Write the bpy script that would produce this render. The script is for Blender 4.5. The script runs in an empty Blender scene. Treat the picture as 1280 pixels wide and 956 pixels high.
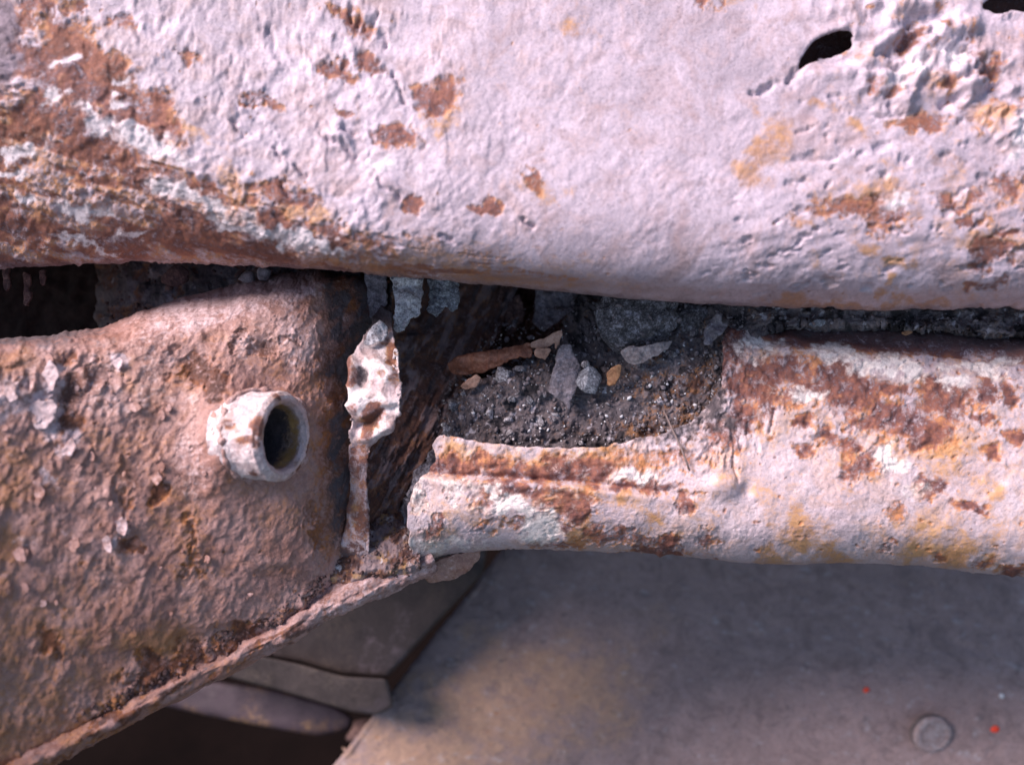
import bpy, bmesh, math, random
import numpy as np
from mathutils import Vector, Matrix

# ------------------------------------------------------------------ camera, sky, sun, exposure
scn = bpy.context.scene
C = scn.collection
PITCH = math.radians(45)                       # the camera looks down into the chassis
CAM = np.array([0.0, 0.0, 0.70])
RT = np.array([1.0, 0.0, 0.0])
UP = np.array([0.0, math.sin(PITCH), math.cos(PITCH)])
FW = np.array([0.0, math.cos(PITCH), -math.sin(PITCH)])
cam_d = bpy.data.cameras.new('camera')
cam = bpy.data.objects.new('camera', cam_d); C.objects.link(cam)
cam.location = CAM
cam.rotation_euler = (math.pi/2 - PITCH, 0, 0)
cam_d.sensor_width = 36.0
cam_d.lens = 30.86
cam_d.clip_start = 0.01; cam_d.clip_end = 100.0
cam_d.dof.use_dof = True
cam_d.dof.focus_distance = 0.305
cam_d.dof.aperture_fstop = 5.6
scn.camera = cam

sun_a = -0.70*RT + 0.60*UP - 0.48*FW           # direction towards the sun
sun_a = sun_a/np.linalg.norm(sun_a)
world = bpy.data.worlds.new('World'); scn.world = world
world.use_nodes = True
wn = world.node_tree.nodes; wl = world.node_tree.links
bgn = wn['Background']
sky = wn.new('ShaderNodeTexSky'); sky.sky_type = 'NISHITA'; sky.sun_disc = False
sky.sun_elevation = math.asin(sun_a[2]); sky.sun_rotation = math.atan2(sun_a[0], sun_a[1])
wl.new(sky.outputs[0], bgn.inputs[0]); bgn.inputs[1].default_value = 0.088
sun_d = bpy.data.lights.new('sun', 'SUN'); sun_d.energy = 4.4
sun_d.angle = math.radians(32); sun_d.color = (1.0, 0.86, 0.86)
sun = bpy.data.objects.new('sun', sun_d); C.objects.link(sun)
sun.rotation_euler = Vector(sun_a).to_track_quat('Z', 'Y').to_euler()
sun.location = (-2, 0, 3)
scn.view_settings.view_transform = 'Standard'
scn.view_settings.look = 'None'
scn.view_settings.exposure = 0.92
scn.view_settings.gamma = 1.0
scn.view_settings.use_curve_mapping = False

# ------------------------------------------------------------------ numeric helpers
K = 0.35/1280/0.30
rng = np.random.default_rng(7)
random.seed(7)

def P(px, py, dmm):
    px = np.asarray(px, float); py = np.asarray(py, float); d = np.asarray(dmm, float)/1000.0
    x = (px-640)*K*d; y = (478-py)*K*d
    return CAM + x[..., None]*RT + y[..., None]*UP + d[..., None]*FW

def sst(a, b, x):
    t = np.clip((x-a)/(b-a), 0, 1)
    return t*t*(3-2*t)

def _hash(ix, iy, iz, seed):
    h = (ix.astype(np.int64)*374761393 + iy.astype(np.int64)*668265263 + iz.astype(np.int64)*2147483647 + seed*974711) & 0xffffffff
    h = ((h ^ (h >> 13))*1274126177) & 0xffffffff
    h = (h ^ (h >> 16)) & 0xffffffff
    h = (h*2246822519) & 0xffffffff
    h = h ^ (h >> 15)
    return h.astype(np.float64)/4294967295.0

def vnoise(p, seed=0):
    """smooth value noise, about -1..1; p has shape (..., 3)"""
    i = np.floor(p); f = p-i; f = f*f*f*(f*(f*6-15)+10)
    i = i.astype(np.int64)
    r = 0
    for dx in (0, 1):
        wx = f[..., 0] if dx else 1-f[..., 0]
        for dy in (0, 1):
            wy = f[..., 1] if dy else 1-f[..., 1]
            for dz in (0, 1):
                wz = f[..., 2] if dz else 1-f[..., 2]
                r = r + wx*wy*wz*_hash(i[..., 0]+dx, i[..., 1]+dy, i[..., 2]+dz, seed)
    return r*2-1

def fbm(p, octv=4, seed=0, gain=0.5):
    s = 0; a = 1.0; t = 0
    for o in range(octv):
        s = s + a*vnoise(p*(2.03**o)+17.3*o, seed+o); t += a; a *= gain
    return s/t

def pp(px, py, sx, sy=None, ang=0.0):
    """2-D surface coordinates as noise input, feature size sx, sy in px, rotated by ang degrees"""
    sy = sy or sx
    c, s = math.cos(math.radians(ang)), math.sin(math.radians(ang))
    return np.stack([(px*c+py*s)/sx, (-px*s+py*c)/sy, np.zeros_like(px)+0.37], -1)

def worley(px, py, s, seed=0, sy=None, ang=0.0):
    """jittered cells: returns F1, F2, cell random, offset x, offset y (in cell units)"""
    q = pp(px, py, s, sy, ang)
    x, y = q[..., 0], q[..., 1]
    ix, iy = np.floor(x), np.floor(y)
    f1 = np.full(x.shape, 9.0); f2 = f1.copy(); cr = np.zeros(x.shape); ox = cr.copy(); oy = cr.copy()
    for dx in (-1, 0, 1):
        for dy in (-1, 0, 1):
            cx, cy = ix+dx, iy+dy
            a = _hash(cx, cy, cx*0+1, seed); b = _hash(cx, cy, cx*0+2, seed); r = _hash(cx, cy, cx*0+3, seed)
            vx = x-(cx+a); vy = y-(cy+b); d = np.sqrt(vx*vx+vy*vy)
            near = d < f1
            f2 = np.where(near, f1, np.minimum(f2, d))
            f1 = np.where(near, d, f1); cr = np.where(near, r, cr)
            ox = np.where(near, vx, ox); oy = np.where(near, vy, oy)
    return f1, f2, cr, ox, oy

def blobs(px, py, lst, n, warp=0.35, soft=0.25, grow=1.0, wan=1.0):
    """union of soft ellipses (cx, cy, rx, ry, angle, strength) with edges broken up by noise n"""
    m = np.zeros(px.shape)
    wx, wy = wander(px, py); px = px+wan*(wx-px); py = py+wan*(wy-py); n = n*2.0
    for b in lst:
        cx, cy, rx, ry = b[:4]; rx = rx*grow; ry = ry*grow; ang = b[4] if len(b) > 4 else 0; st = b[5] if len(b) > 5 else 1
        c, s = math.cos(math.radians(ang)), math.sin(math.radians(ang))
        dx, dy = px-cx, py-cy
        r = np.sqrt(((dx*c-dy*s)/rx)**2+((dx*s+dy*c)/ry)**2)+n*warp
        m = np.maximum(m, st*(1-sst(1-soft*1.7, 1+soft*1.7, r)))
    return m

_wan = {}
def wander(px, py):
    """coordinates pushed about by noise, so that no patch keeps a clean outline"""
    k = (px.shape, float(px.flat[0]), float(py.flat[0]), float(px.sum()))
    if k not in _wan:
        _wan.clear()
        _wan[k] = (px+26*fbm(pp(px, py, 34), 3, 901)+11*fbm(pp(px, py, 9), 3, 902), py+20*fbm(pp(px, py, 34), 3, 903)+9*fbm(pp(px, py, 9), 3, 904))
    return _wan[k]

def specks(X, Y, size, seed, dens):
    """scattered little spots of rust, primer, soil and painted shade; dens 0..1 says how many"""
    f1, f2, cr, ox, oy = worley(X+size*0.6*fbm(pp(X, Y, size*0.8), 2, seed), Y, size, seed)
    return sst(0.48, 0.16, f1+0.25*(1-cr))*(cr < dens)

def seg_dist(px, py, pts):
    d = np.full(px.shape, 1e9)
    for (x0, y0), (x1, y1) in zip(pts[:-1], pts[1:]):
        vx, vy = x1-x0, y1-y0; L = vx*vx+vy*vy+1e-9
        t = np.clip(((px-x0)*vx+(py-y0)*vy)/L, 0, 1)
        d = np.minimum(d, np.hypot(px-x0-t*vx, py-y0-t*vy))
    return d

def poly_sd(px, py, pts):
    """signed distance to a polygon, positive inside"""
    pts = list(pts)
    d = seg_dist(px, py, pts+[pts[0]])
    ins = np.zeros(px.shape, bool)
    for (x0, y0), (x1, y1) in zip(pts, pts[1:]+pts[:1]):
        if y0 == y1: continue
        hit = ((y0 > py) != (y1 > py)) & (px < (x1-x0)*(py-y0)/(y1-y0)+x0)
        ins ^= hit
    return np.where(ins, d, -d)

def cr_eval(ctrl, n, w=None):
    """Catmull-Rom through ctrl (m, ...) at n parameters, spread over the spans by weights w"""
    ctrl = np.asarray(ctrl, float); m = len(ctrl)
    t = np.linspace(0, m-1, n)
    if w is not None:
        cw = np.concatenate([[0], np.cumsum(w)]); t = np.interp(np.linspace(0, cw[-1], n), cw, np.arange(m))
    i = np.clip(np.floor(t).astype(int), 0, m-2); f = t-i
    e = np.concatenate([[2*ctrl[0]-ctrl[1]], ctrl, [2*ctrl[-1]-ctrl[-2]]])
    p0, p1, p2, p3 = e[i], e[i+1], e[i+2], e[i+3]
    f = f.reshape((-1,)+(1,)*(ctrl.ndim-1))
    return 0.5*((2*p1)+(-p0+p2)*f+(2*p0-5*p1+4*p2-p3)*f*f+(-p0+3*p1-3*p2+p3)*f**3)

# ------------------------------------------------------------------ object helpers
def empty(name, loc, label, cat, group=None):
    o = bpy.data.objects.new(name, None); C.objects.link(o)
    o.location = [float(v) for v in loc]; o.empty_display_size = 0.02
    o['label'] = label; o['category'] = cat
    if group: o['group'] = group
    return o

def tag(o, label=None, cat=None, group=None, kind=None):
    if label: o['label'] = label
    if cat: o['category'] = cat
    if group: o['group'] = group
    if kind: o['kind'] = kind
    return o

def root_loc(parent):
    l = np.zeros(3)
    while parent is not None:
        l = l+np.array(parent.location); parent = parent.parent
    return l

def link(name, verts, faces, mat, parent=None, masks=None, smooth=True):
    """verts are world metres; the object sits at its thing's base (or its own lowest middle)"""
    verts = np.asarray(verts, float)
    if parent is None:
        base = verts.mean(0); base[2] = verts[:, 2].min(); off = base
    else:
        off = root_loc(parent); base = np.zeros(3)
    v = verts-off
    me = bpy.data.meshes.new(name)
    if isinstance(faces, np.ndarray):
        nf, k = faces.shape
        me.vertices.add(len(v)); me.vertices.foreach_set('co', v.astype(np.float32).ravel())
        me.loops.add(nf*k); me.loops.foreach_set('vertex_index', faces.astype(np.int32).ravel())
        me.polygons.add(nf)
        me.polygons.foreach_set('loop_start', np.arange(0, nf*k, k, dtype=np.int32))
        me.polygons.foreach_set('loop_total', np.full(nf, k, dtype=np.int32))
        me.update(calc_edges=True)
    else:
        me.from_pydata(v.tolist(), [], faces); me.update()
    me.validate()
    if smooth: me.polygons.foreach_set('use_smooth', np.ones(len(me.polygons), dtype=bool))
    if masks is not None:
        a = me.color_attributes.new('wear', 'FLOAT_COLOR', 'POINT')
        a.data.foreach_set('color', np.clip(masks, 0, 1).astype(np.float32).ravel())
    me.materials.append(mat)
    o = bpy.data.objects.new(name, me); C.objects.link(o)
    o.location = [float(x) for x in base]
    if parent is not None: o.parent = parent
    return o

def sheet(name, net, nu, nv, mat, parent=None, disp=None, mask=None, keep=None, thick=1.5, flip=False, wu=None, wv=None, back_side=True, etch=0.0):
    """a sheet of metal (or a crust) lofted through a net of (px, py, depth mm), dented by disp (mm), cut by keep, given thickness"""
    g = cr_eval(net, nu, wu)                                   # stations
    g = cr_eval(np.swapaxes(g, 0, 1), nv, wv).swapaxes(0, 1)   # (nu, nv, 3)
    PX, PY, D = g[..., 0], g[..., 1], g[..., 2]
    pos = P(PX, PY, D)
    mv4 = mask(PX, PY, pos*1000) if mask is not None else None
    def normals(p):
        n = np.cross(np.gradient(p, axis=0), np.gradient(p, axis=1))
        n /= np.linalg.norm(n, axis=-1, keepdims=True)+1e-12
        return n
    n = normals(pos)
    front = (n*(CAM-pos)).sum(-1)
    if np.median(front) < 0: n = -n; sgn = -1
    else: sgn = 1
    if flip: n = -n; sgn = -sgn
    if disp is not None:
        h = disp(PX, PY, pos*1000)
        if etch:
            etch = etch(PX, PY) if callable(etch) else etch     # paint stands proud of rust, with a lifted lip
            rm = np.asarray(mv4[0], float)+0.30*fbm(pp(PX, PY, 7), 3, 77)
            h = h-etch*sst(0.34, 0.50, rm)+etch*0.8*np.exp(-((rm-0.26)/0.09)**2)
            lay = fbm(pp(PX, PY, 46), 5, 78, 0.6)
            h = h+etch*0.8*sst(0.0, 0.03, lay)+etch*0.6*sst(0.16, 0.19, lay)-etch*0.6*sst(-0.17, -0.20, lay)
        pos = pos+n*(h/1000)[..., None]
        n = normals(pos)*sgn
    idx = np.arange(nu*nv).reshape(nu, nv)
    q = np.stack([idx[:-1, :-1], idx[1:, :-1], idx[1:, 1:], idx[:-1, 1:]], -1).reshape(-1, 4)
    if sgn < 0: q = q[:, ::-1]
    kv = np.ones(nu*nv, bool)
    if keep is not None:
        kv = keep(PX, PY).ravel() > 0
        q = q[kv[q].all(1)]
    N = nu*nv
    back = (pos-n*(thick/1000)).reshape(-1, 3)
    e = np.concatenate([q[:, [0, 1]], q[:, [1, 2]], q[:, [2, 3]], q[:, [3, 0]]])
    key = np.sort(e, 1); key = key[:, 0]*N+key[:, 1]
    u, inv, cnt = np.unique(key, return_inverse=True, return_counts=True)
    be = e[cnt[inv] == 1]
    rim = np.stack([be[:, 1], be[:, 0], be[:, 0]+N, be[:, 1]+N], 1)
    fp = pos.reshape(-1, 3).copy()
    if keep is not None:                                   # ease the stair-steps along cut edges
        for _ in range(6):
            acc = np.zeros_like(fp); ct = np.zeros(N)
            np.add.at(acc, be[:, 0], fp[be[:, 1]]); np.add.at(acc, be[:, 1], fp[be[:, 0]])
            np.add.at(ct, be.ravel(), 1)
            bi = ct > 0; new = fp.copy(); new[bi] = 0.4*fp[bi]+0.6*acc[bi]/ct[bi][:, None]
            mv = new-fp; fp = new; back = back+mv
    faces = np.concatenate([q, q[:, ::-1]+N, rim] if back_side else [q, rim])
    verts = np.concatenate([fp, back])
    used = np.unique(faces); remap = np.full(2*N, -1); remap[used] = np.arange(len(used))
    mk = None
    if mask is not None:
        m4 = np.stack([np.broadcast_to(np.asarray(c, float), PX.shape) for c in mv4], -1).reshape(-1, 4)
        mk = np.concatenate([m4, m4])[used]
    o = link(name, verts[used], remap[faces], mat, parent, mk)
    o['_'] = 0; del o['_']
    return o, dict(px=PX, py=PY, pos=pos, n=n, keep=kv.reshape(nu, nv))

_ico = {}
def ico(sub):
    if sub not in _ico:
        bm = bmesh.new(); bmesh.ops.create_icosphere(bm, subdivisions=sub, radius=1.0)
        _ico[sub] = (np.array([v.co[:] for v in bm.verts]), np.array([[v.index for v in f.verts] for f in bm.faces])); bm.free()
    return _ico[sub]

def rotm(ax, ay, az):
    a = Matrix.Rotation(az, 3, 'Z') @ Matrix.Rotation(ay, 3, 'Y') @ Matrix.Rotation(ax, 3, 'X')
    return np.array(a)

VIEW = np.stack([RT, UP, -FW], 1)      # columns: right, up, towards the viewer

def lump_verts(sub, r, rough, seed, facet=0.0, freq=1.6):
    """an irregular clod or pebble: radii r (mm) along right, up, towards; returns local mm"""
    v, f = ico(sub)
    s = 1+rough*fbm(v*freq+seed*3.1, 4, seed)
    if facet:
        loc = np.random.default_rng(seed)
        for _ in range(9):                                 # chop flat facets
            nn = loc.normal(size=3); nn /= np.linalg.norm(nn); lim = 1-facet*loc.uniform(0.25, 1)
            dd = (v*s[:, None])@nn
            s = np.where(dd > lim, s*lim/np.maximum(dd, 1e-6), s)
    return v*s[:, None]*np.asarray(r, float), f

def lump(name, px, py, d, r, mat, rough=0.35, seed=1, sub=3, rot=(0, 0, 0), facet=0.0, freq=1.6, parent=None, mask=None):
    v, f = lump_verts(sub, r, rough, seed, facet, freq)
    w = P(px, py, d)+(v@rotm(*rot).T/1000)@VIEW.T
    mk = None
    if mask is not None: mk = np.tile(np.asarray(mask, float), (len(w), 1))
    return link(name, w, f, mat, parent, mk)

def flake(name, outline, d, mat, parent=None, tilt=(0, 0), curl=0.0, thick=0.5, wob=0.4, seed=0, edge=1.2, step=1.2, mask=None, fold=None):
    """a thin curled scrap cut to an outline in px; d is its depth at the middle, tilt is mm of depth per px"""
    xs = [p[0] for p in outline]; ys = [p[1] for p in outline]
    cx, cy = (min(xs)+max(xs))/2, (min(ys)+max(ys))/2
    x0, x1, y0, y1 = min(xs)-4, max(xs)+4, min(ys)-4, max(ys)+4
    nu = max(8, int((x1-x0)/step)); nv = max(8, int((y1-y0)/step))
    gx = np.linspace(x0, x1, nu); gy = np.linspace(y0, y1, nv)
    net = np.zeros((5, 5, 3))
    for i, x in enumerate(np.linspace(x0, x1, 5)):
        for j, y in enumerate(np.linspace(y0, y1, 5)):
            r2 = ((x-cx)/max(8, (x1-x0)/2))**2+((y-cy)/max(8, (y1-y0)/2))**2
            net[i, j] = (x, y, d+tilt[0]*(x-cx)+tilt[1]*(y-cy)+curl*r2)
    def disp(X, Y, p):
        h = 2.2*wob*fbm(pp(X, Y, 16, 11, 30), 3, seed)+0.3*min(1, wob/0.5)**2*fbm(pp(X, Y, 4.5), 2, seed+5)
        if fold: h = h+fold(X, Y)
        return h
    def keep(X, Y): return poly_sd(X, Y, outline)+2.4*edge*fbm(pp(X, Y, 6), 3, seed+9)
    mk = mask if mask is not None else (lambda X, Y, p: (0, 0, 0, 0))
    return sheet(name, net, nu, nv, mat, parent, disp, mk, keep, thick)[0]

# ------------------------------------------------------------------ materials
def new_mat(name):
    m = bpy.data.materials.new(name); m.use_nodes = True
    nt = m.node_tree; b = nt.nodes['Principled BSDF']
    return m, nt, b

def nd(nt, t, **kw):
    n = nt.nodes.new(t)
    for k, v in kw.items():
        if k.startswith('i_'):
            n.inputs[k[2:].replace('_', ' ')].default_value = v
        else: setattr(n, k, v)
    return n

def noise(nt, scale, detail=4, rough=0.6, coord=None, dist=0.0):
    n = nd(nt, 'ShaderNodeTexNoise'); n.inputs['Scale'].default_value = scale
    n.inputs['Detail'].default_value = detail; n.inputs['Roughness'].default_value = rough; n.inputs['Distortion'].default_value = dist
    if coord is not None: nt.links.new(coord, n.inputs['Vector'])
    return n.outputs['Fac']

def ramp(nt, fac, stops):
    r = nd(nt, 'ShaderNodeValToRGB'); e = r.color_ramp.elements
    while len(e) < len(stops): e.new(0.5)
    for s, (p, c) in zip(e, stops): s.position = p; s.color = (*c, 1) if len(c) == 3 else c
    nt.links.new(fac, r.inputs[0]); return r.outputs[0]

def mix(nt, fac, a, b, mode='MIX'):
    m = nd(nt, 'ShaderNodeMix', data_type='RGBA', blend_type=mode)
    for s, v in ((0, fac), (6, a), (7, b)):
        if hasattr(v, 'is_linked') or hasattr(v, 'links'): nt.links.new(v, m.inputs[s])
        elif s == 0: m.inputs[0].default_value = v
        else: m.inputs[s].default_value = (*v, 1)
    return m.outputs[2]

def mth(nt, op, a, b=None, c=None, clamp=False):
    m = nd(nt, 'ShaderNodeMath', operation=op, use_clamp=clamp)
    for i, v in enumerate((a, b, c)):
        if v is None: continue
        if hasattr(v, 'links'): nt.links.new(v, m.inputs[i])
        else: m.inputs[i].default_value = v
    return m.outputs[0]

def crisp(nt, m, n, k=0.7, lo=0.42, hi=0.58):
    """mask m broken up by noise n, then sharpened"""
    s = mth(nt, 'MULTIPLY_ADD', n, k, mth(nt, 'ADD', m, -k*0.5))
    mr = nd(nt, 'ShaderNodeMapRange', interpolation_type='SMOOTHSTEP'); mr.clamp = True
    nt.links.new(s, mr.inputs[0]); mr.inputs[1].default_value = lo; mr.inputs[2].default_value = hi
    return mr.outputs[0]

def bump(nt, bsdf, hs, strength=1.0, dist=0.0006):
    prev = None
    for h, d in hs:
        b = nd(nt, 'ShaderNodeBump'); b.inputs['Strength'].default_value = strength; b.inputs['Distance'].default_value = d
        nt.links.new(h, b.inputs['Height'])
        if prev is not None: nt.links.new(prev, b.inputs['Normal'])
        prev = b.outputs[0]
    nt.links.new(prev, bsdf.inputs['Normal'])

def worn_metal(name, paint_a, paint_b, paint_c=None, pale=(0.72, 0.66, 0.66), rust=((0.05, 0.022, 0.02), (0.17, 0.075, 0.05), (0.36, 0.17, 0.08)),
               ochre=((0.30, 0.15, 0.05), (0.48, 0.28, 0.10)), grime_shade=((0.035, 0.028, 0.03), (0.13, 0.10, 0.11)), rough=0.55, fine=1.0, grain=2200, freckle=0.0):
    """painted steel: wear.r = rust, wear.g = ochre stain, wear.b = bare pale primer and painted highlights, wear.a = caked soil and painted shade"""
    m, nt, b = new_mat(name)
    paint_c = paint_c or tuple(c*0.72 for c in paint_a)
    at = nd(nt, 'ShaderNodeAttribute', attribute_name='wear'); sp = nd(nt, 'ShaderNodeSeparateColor')
    nt.links.new(at.outputs['Color'], sp.inputs[0])
    co = nd(nt, 'ShaderNodeTexCoord').outputs['Object']
    nbig = noise(nt, 38, 3, 0.65, co, 0.6); nmid = noise(nt, 190, 4, 0.68, co, 0.6); nfin = noise(nt, 800, 4, 0.7, co, 0.3); ngr = noise(nt, grain, 3, 0.7, co)
    nb2 = noise(nt, 75, 4, 0.7, co, 1.0)
    base = mix(nt, ramp(nt, nbig, [(0.36, (0, 0, 0)), (0.62, (1, 1, 1))]), paint_a, paint_b)
    base = mix(nt, ramp(nt, nb2, [(0.47, (0, 0, 0)), (0.68, (0.85, 0.85, 0.85))]), base, paint_c)
    base = mix(nt, 0.6, base, ramp(nt, nfin, [(0.28, (0.42, 0.37, 0.36)), (0.48, (0.9, 0.88, 0.88)), (0.75, (1.12, 1.1, 1.12))]), 'MULTIPLY')
    rn = mth(nt, 'ADD', mth(nt, 'ADD', mth(nt, 'MULTIPLY', nmid, 0.45), mth(nt, 'MULTIPLY', nfin, 0.3)), mth(nt, 'MULTIPLY', nb2, 0.25))
    rd = mth(nt, 'ADD', rn, mth(nt, 'MULTIPLY_ADD', sp.outputs[0], -0.22, 0.15))
    rc = ramp(nt, rd, [(0.38, rust[0]), (0.5, rust[1]), (0.62, rust[2])])
    oc = ramp(nt, rn, [(0.38, ochre[0]), (0.6, ochre[1])])
    gc = ramp(nt, rn, [(0.38, grime_shade[0]), (0.62, grime_shade[1])])
    pl = mix(nt, 0.5, pale, ramp(nt, nfin, [(0.3, (0.55, 0.5, 0.5)), (0.6, (1, 1, 1))]), 'MULTIPLY')
    ff = mth(nt, 'ADD', mth(nt, 'MULTIPLY', nmid, 0.5), mth(nt, 'MULTIPLY', nfin, 0.5))
    mo = crisp(nt, sp.outputs[1], ff, 3.6, 0.0, 1.2); mr_ = crisp(nt, sp.outputs[0], ff, 5.0, 0.05, 1.0)
    mp = crisp(nt, sp.outputs[2], ff, 2.8, 0.15, 0.95); mg = crisp(nt, at.outputs['Alpha'], ff, 2.2, 0.2, 0.8)
    gate = lambda v, ch, g: mth(nt, 'MULTIPLY', v, mth(nt, 'MULTIPLY_ADD', ch, 4.0, g, clamp=True))
    mo = gate(mo, sp.outputs[1], freckle*0.6); mr_ = gate(mr_, sp.outputs[0], freckle); mp = gate(mp, sp.outputs[2], freckle*0.5); mg = gate(mg, at.outputs['Alpha'], freckle*0.6)
    col = mix(nt, mo, base, oc); col = mix(nt, mth(nt, 'MULTIPLY', mr_, 0.94), col, rc); col = mix(nt, mth(nt, 'MULTIPLY', mp, 0.9), col, pl); col = mix(nt, mg, col, gc)
    col = mix(nt, 0.4, col, ramp(nt, ngr, [(0.3, (0.5, 0.5, 0.52)), (0.7, (1.3, 1.27, 1.3))]), 'MULTIPLY')
    nt.links.new(col, b.inputs['Base Color'])
    rr = mth(nt, 'ADD', rough, mth(nt, 'MULTIPLY', mth(nt, 'MAXIMUM', mr_, mg), 0.3), clamp=True)
    nt.links.new(rr, b.inputs['Roughness'])
    b.inputs['Specular IOR Level'].default_value = 0.4
    edge = mth(nt, 'MULTIPLY', mr_, -1.0)
    bump(nt, b, [(nmid, 0.0005*fine), (nfin, 0.0006*fine), (ngr, 0.00024*fine), (edge, 0.0004)], 0.95)
    return m

def earthy(name, stops, s1=220, s2=1100, rough=0.9, bmp=1.0, spec=0.3, freq_mix=0.5):
    m, nt, b = new_mat(name)
    co = nd(nt, 'ShaderNodeTexCoord').outputs['Object']
    a = noise(nt, s1, 5, 0.65, co, 0.5); f = noise(nt, s2, 4, 0.7, co)
    r = mth(nt, 'ADD', mth(nt, 'MULTIPLY', a, 1-freq_mix), mth(nt, 'MULTIPLY', f, freq_mix))
    nt.links.new(ramp(nt, r, stops), b.inputs['Base Color'])
    b.inputs['Roughness'].default_value = rough; b.inputs['Specular IOR Level'].default_value = spec
    bump(nt, b, [(a, 0.0010*bmp), (f, 0.0005*bmp)], 0.9)
    return m

M = {}
M['beam'] = worn_metal('worn_lavender_grey_paint', (0.44, 0.365, 0.42), (0.62, 0.515, 0.585), (0.43, 0.305, 0.31), rough=0.5, freckle=0.12, pale=(0.76, 0.68, 0.71), fine=0.5, grime_shade=((0.10, 0.07, 0.08), (0.30, 0.23, 0.27)),
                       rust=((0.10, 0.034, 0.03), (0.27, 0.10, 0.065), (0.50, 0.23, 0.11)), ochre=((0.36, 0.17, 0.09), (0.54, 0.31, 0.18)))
M['left'] = worn_metal('worn_brown_pink_paint', (0.39, 0.205, 0.17), (0.52, 0.315, 0.28), (0.33, 0.145, 0.09), pale=(0.70, 0.54, 0.55), rough=0.45, freckle=0.45,
                       rust=((0.045, 0.015, 0.01), (0.16, 0.05, 0.02), (0.40, 0.145, 0.04)), ochre=((0.30, 0.115, 0.05), (0.44, 0.205, 0.10)))
M['right'] = worn_metal('worn_pale_lavender_paint', (0.55, 0.44, 0.47), (0.64, 0.53, 0.56), (0.52, 0.35, 0.29), pale=(0.90, 0.81, 0.77), rough=0.45, fine=0.8, freckle=0.35,
                        rust=((0.08, 0.025, 0.03), (0.25, 0.088, 0.06), (0.54, 0.22, 0.085)), ochre=((0.42, 0.185, 0.08), (0.60, 0.345, 0.17)))
M['tube'] = worn_metal('worn_pink_white_paint', (0.62, 0.47, 0.48), (0.76, 0.62, 0.62), (0.46, 0.28, 0.22), rough=0.45, pale=(0.86, 0.76, 0.75), freckle=0.3,
                       rust=((0.06, 0.02, 0.02), (0.22, 0.08, 0.05), (0.45, 0.2, 0.09)))
M['tube_bore'] = earthy('ochre_tube_lining', [(0.3, (0.10, 0.05, 0.015)), (0.6, (0.40, 0.25, 0.08)), (0.75, (0.6, 0.5, 0.38))])
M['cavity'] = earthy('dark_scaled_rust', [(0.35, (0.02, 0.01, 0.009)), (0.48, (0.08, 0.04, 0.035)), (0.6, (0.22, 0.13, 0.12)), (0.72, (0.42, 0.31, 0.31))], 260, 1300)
M['gap_shade'] = earthy('shade_black_rust', [(0.35, (0.008, 0.004, 0.004)), (0.6, (0.035, 0.018, 0.017)), (0.75, (0.10, 0.06, 0.055))], 260, 1300)  # darker copy of the cavity rust, shade of the left gap in its colour
M['bulkhead'] = worn_metal('grey_brown_rusted_steel', (0.28, 0.19, 0.185), (0.38, 0.28, 0.28), rough=0.8, freckle=0.5)
M['dirt'] = worn_metal('grey_road_dirt', (0.13, 0.105, 0.112), (0.29, 0.245, 0.26), (0.08, 0.065, 0.07), pale=(0.62, 0.57, 0.62), rough=0.8, fine=1.9, freckle=0.5,
                       grime_shade=((0.02, 0.017, 0.02), (0.06, 0.05, 0.055)))
M['crumb'] = earthy('dirt_crumbs', [(0.32, (0.05, 0.04, 0.045)), (0.5, (0.17, 0.14, 0.15)), (0.66, (0.42, 0.37, 0.40))], 120, 900)
M['rustcrumb'] = earthy('rust_crumbs', [(0.3, (0.03, 0.017, 0.018)), (0.5, (0.13, 0.075, 0.07)), (0.65, (0.34, 0.2, 0.16))], 150, 900)
M['clod'] = earthy('grey_clay_clod', [(0.38, (0.04, 0.034, 0.038)), (0.5, (0.14, 0.125, 0.135)), (0.62, (0.50, 0.46, 0.52))], 240, 1300, bmp=1.8)
M['pebble'] = earthy('white_gravel', [(0.38, (0.07, 0.06, 0.065)), (0.5, (0.30, 0.27, 0.285)), (0.6, (0.78, 0.74, 0.78))], 600, 1800, 0.5)
M['bluestone'] = earthy('blue_grey_stone', [(0.36, (0.06, 0.055, 0.065)), (0.5, (0.22, 0.22, 0.25)), (0.64, (0.68, 0.68, 0.74))], 420, 1500, 0.5)
M['palestone'] = earthy('pale_pink_stone', [(0.36, (0.14, 0.11, 0.115)), (0.5, (0.30, 0.25, 0.255)), (0.66, (0.62, 0.55, 0.55))], 160, 1000, 0.6, 0.7)
M['greyflake'] = earthy('lavender_grey_flake', [(0.36, (0.09, 0.075, 0.083)), (0.5, (0.20, 0.17, 0.19)), (0.66, (0.42, 0.37, 0.42))], 260, 1300, 0.8, 0.8)
M['whiteflake'] = earthy('white_scale', [(0.36, (0.08, 0.065, 0.07)), (0.48, (0.46, 0.43, 0.46)), (0.62, (0.88, 0.85, 0.88))], 380, 1500, 0.5)
M['leaf'] = earthy('dry_brown_leaf', [(0.36, (0.09, 0.03, 0.018)), (0.5, (0.24, 0.085, 0.05)), (0.66, (0.40, 0.19, 0.12))], 130, 1000, 0.55, 0.3, 0.5)
M['leafpale'] = earthy('dry_tan_leaf', [(0.36, (0.20, 0.10, 0.07)), (0.5, (0.40, 0.22, 0.16)), (0.66, (0.56, 0.37, 0.29))], 150, 1000, 0.6, 0.3, 0.5)
M['leaforange'] = earthy('orange_leaf_scrap', [(0.36, (0.14, 0.06, 0.03)), (0.5, (0.32, 0.15, 0.07)), (0.66, (0.48, 0.27, 0.14))], 150, 1000, 0.6, 0.3, 0.5)
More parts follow.
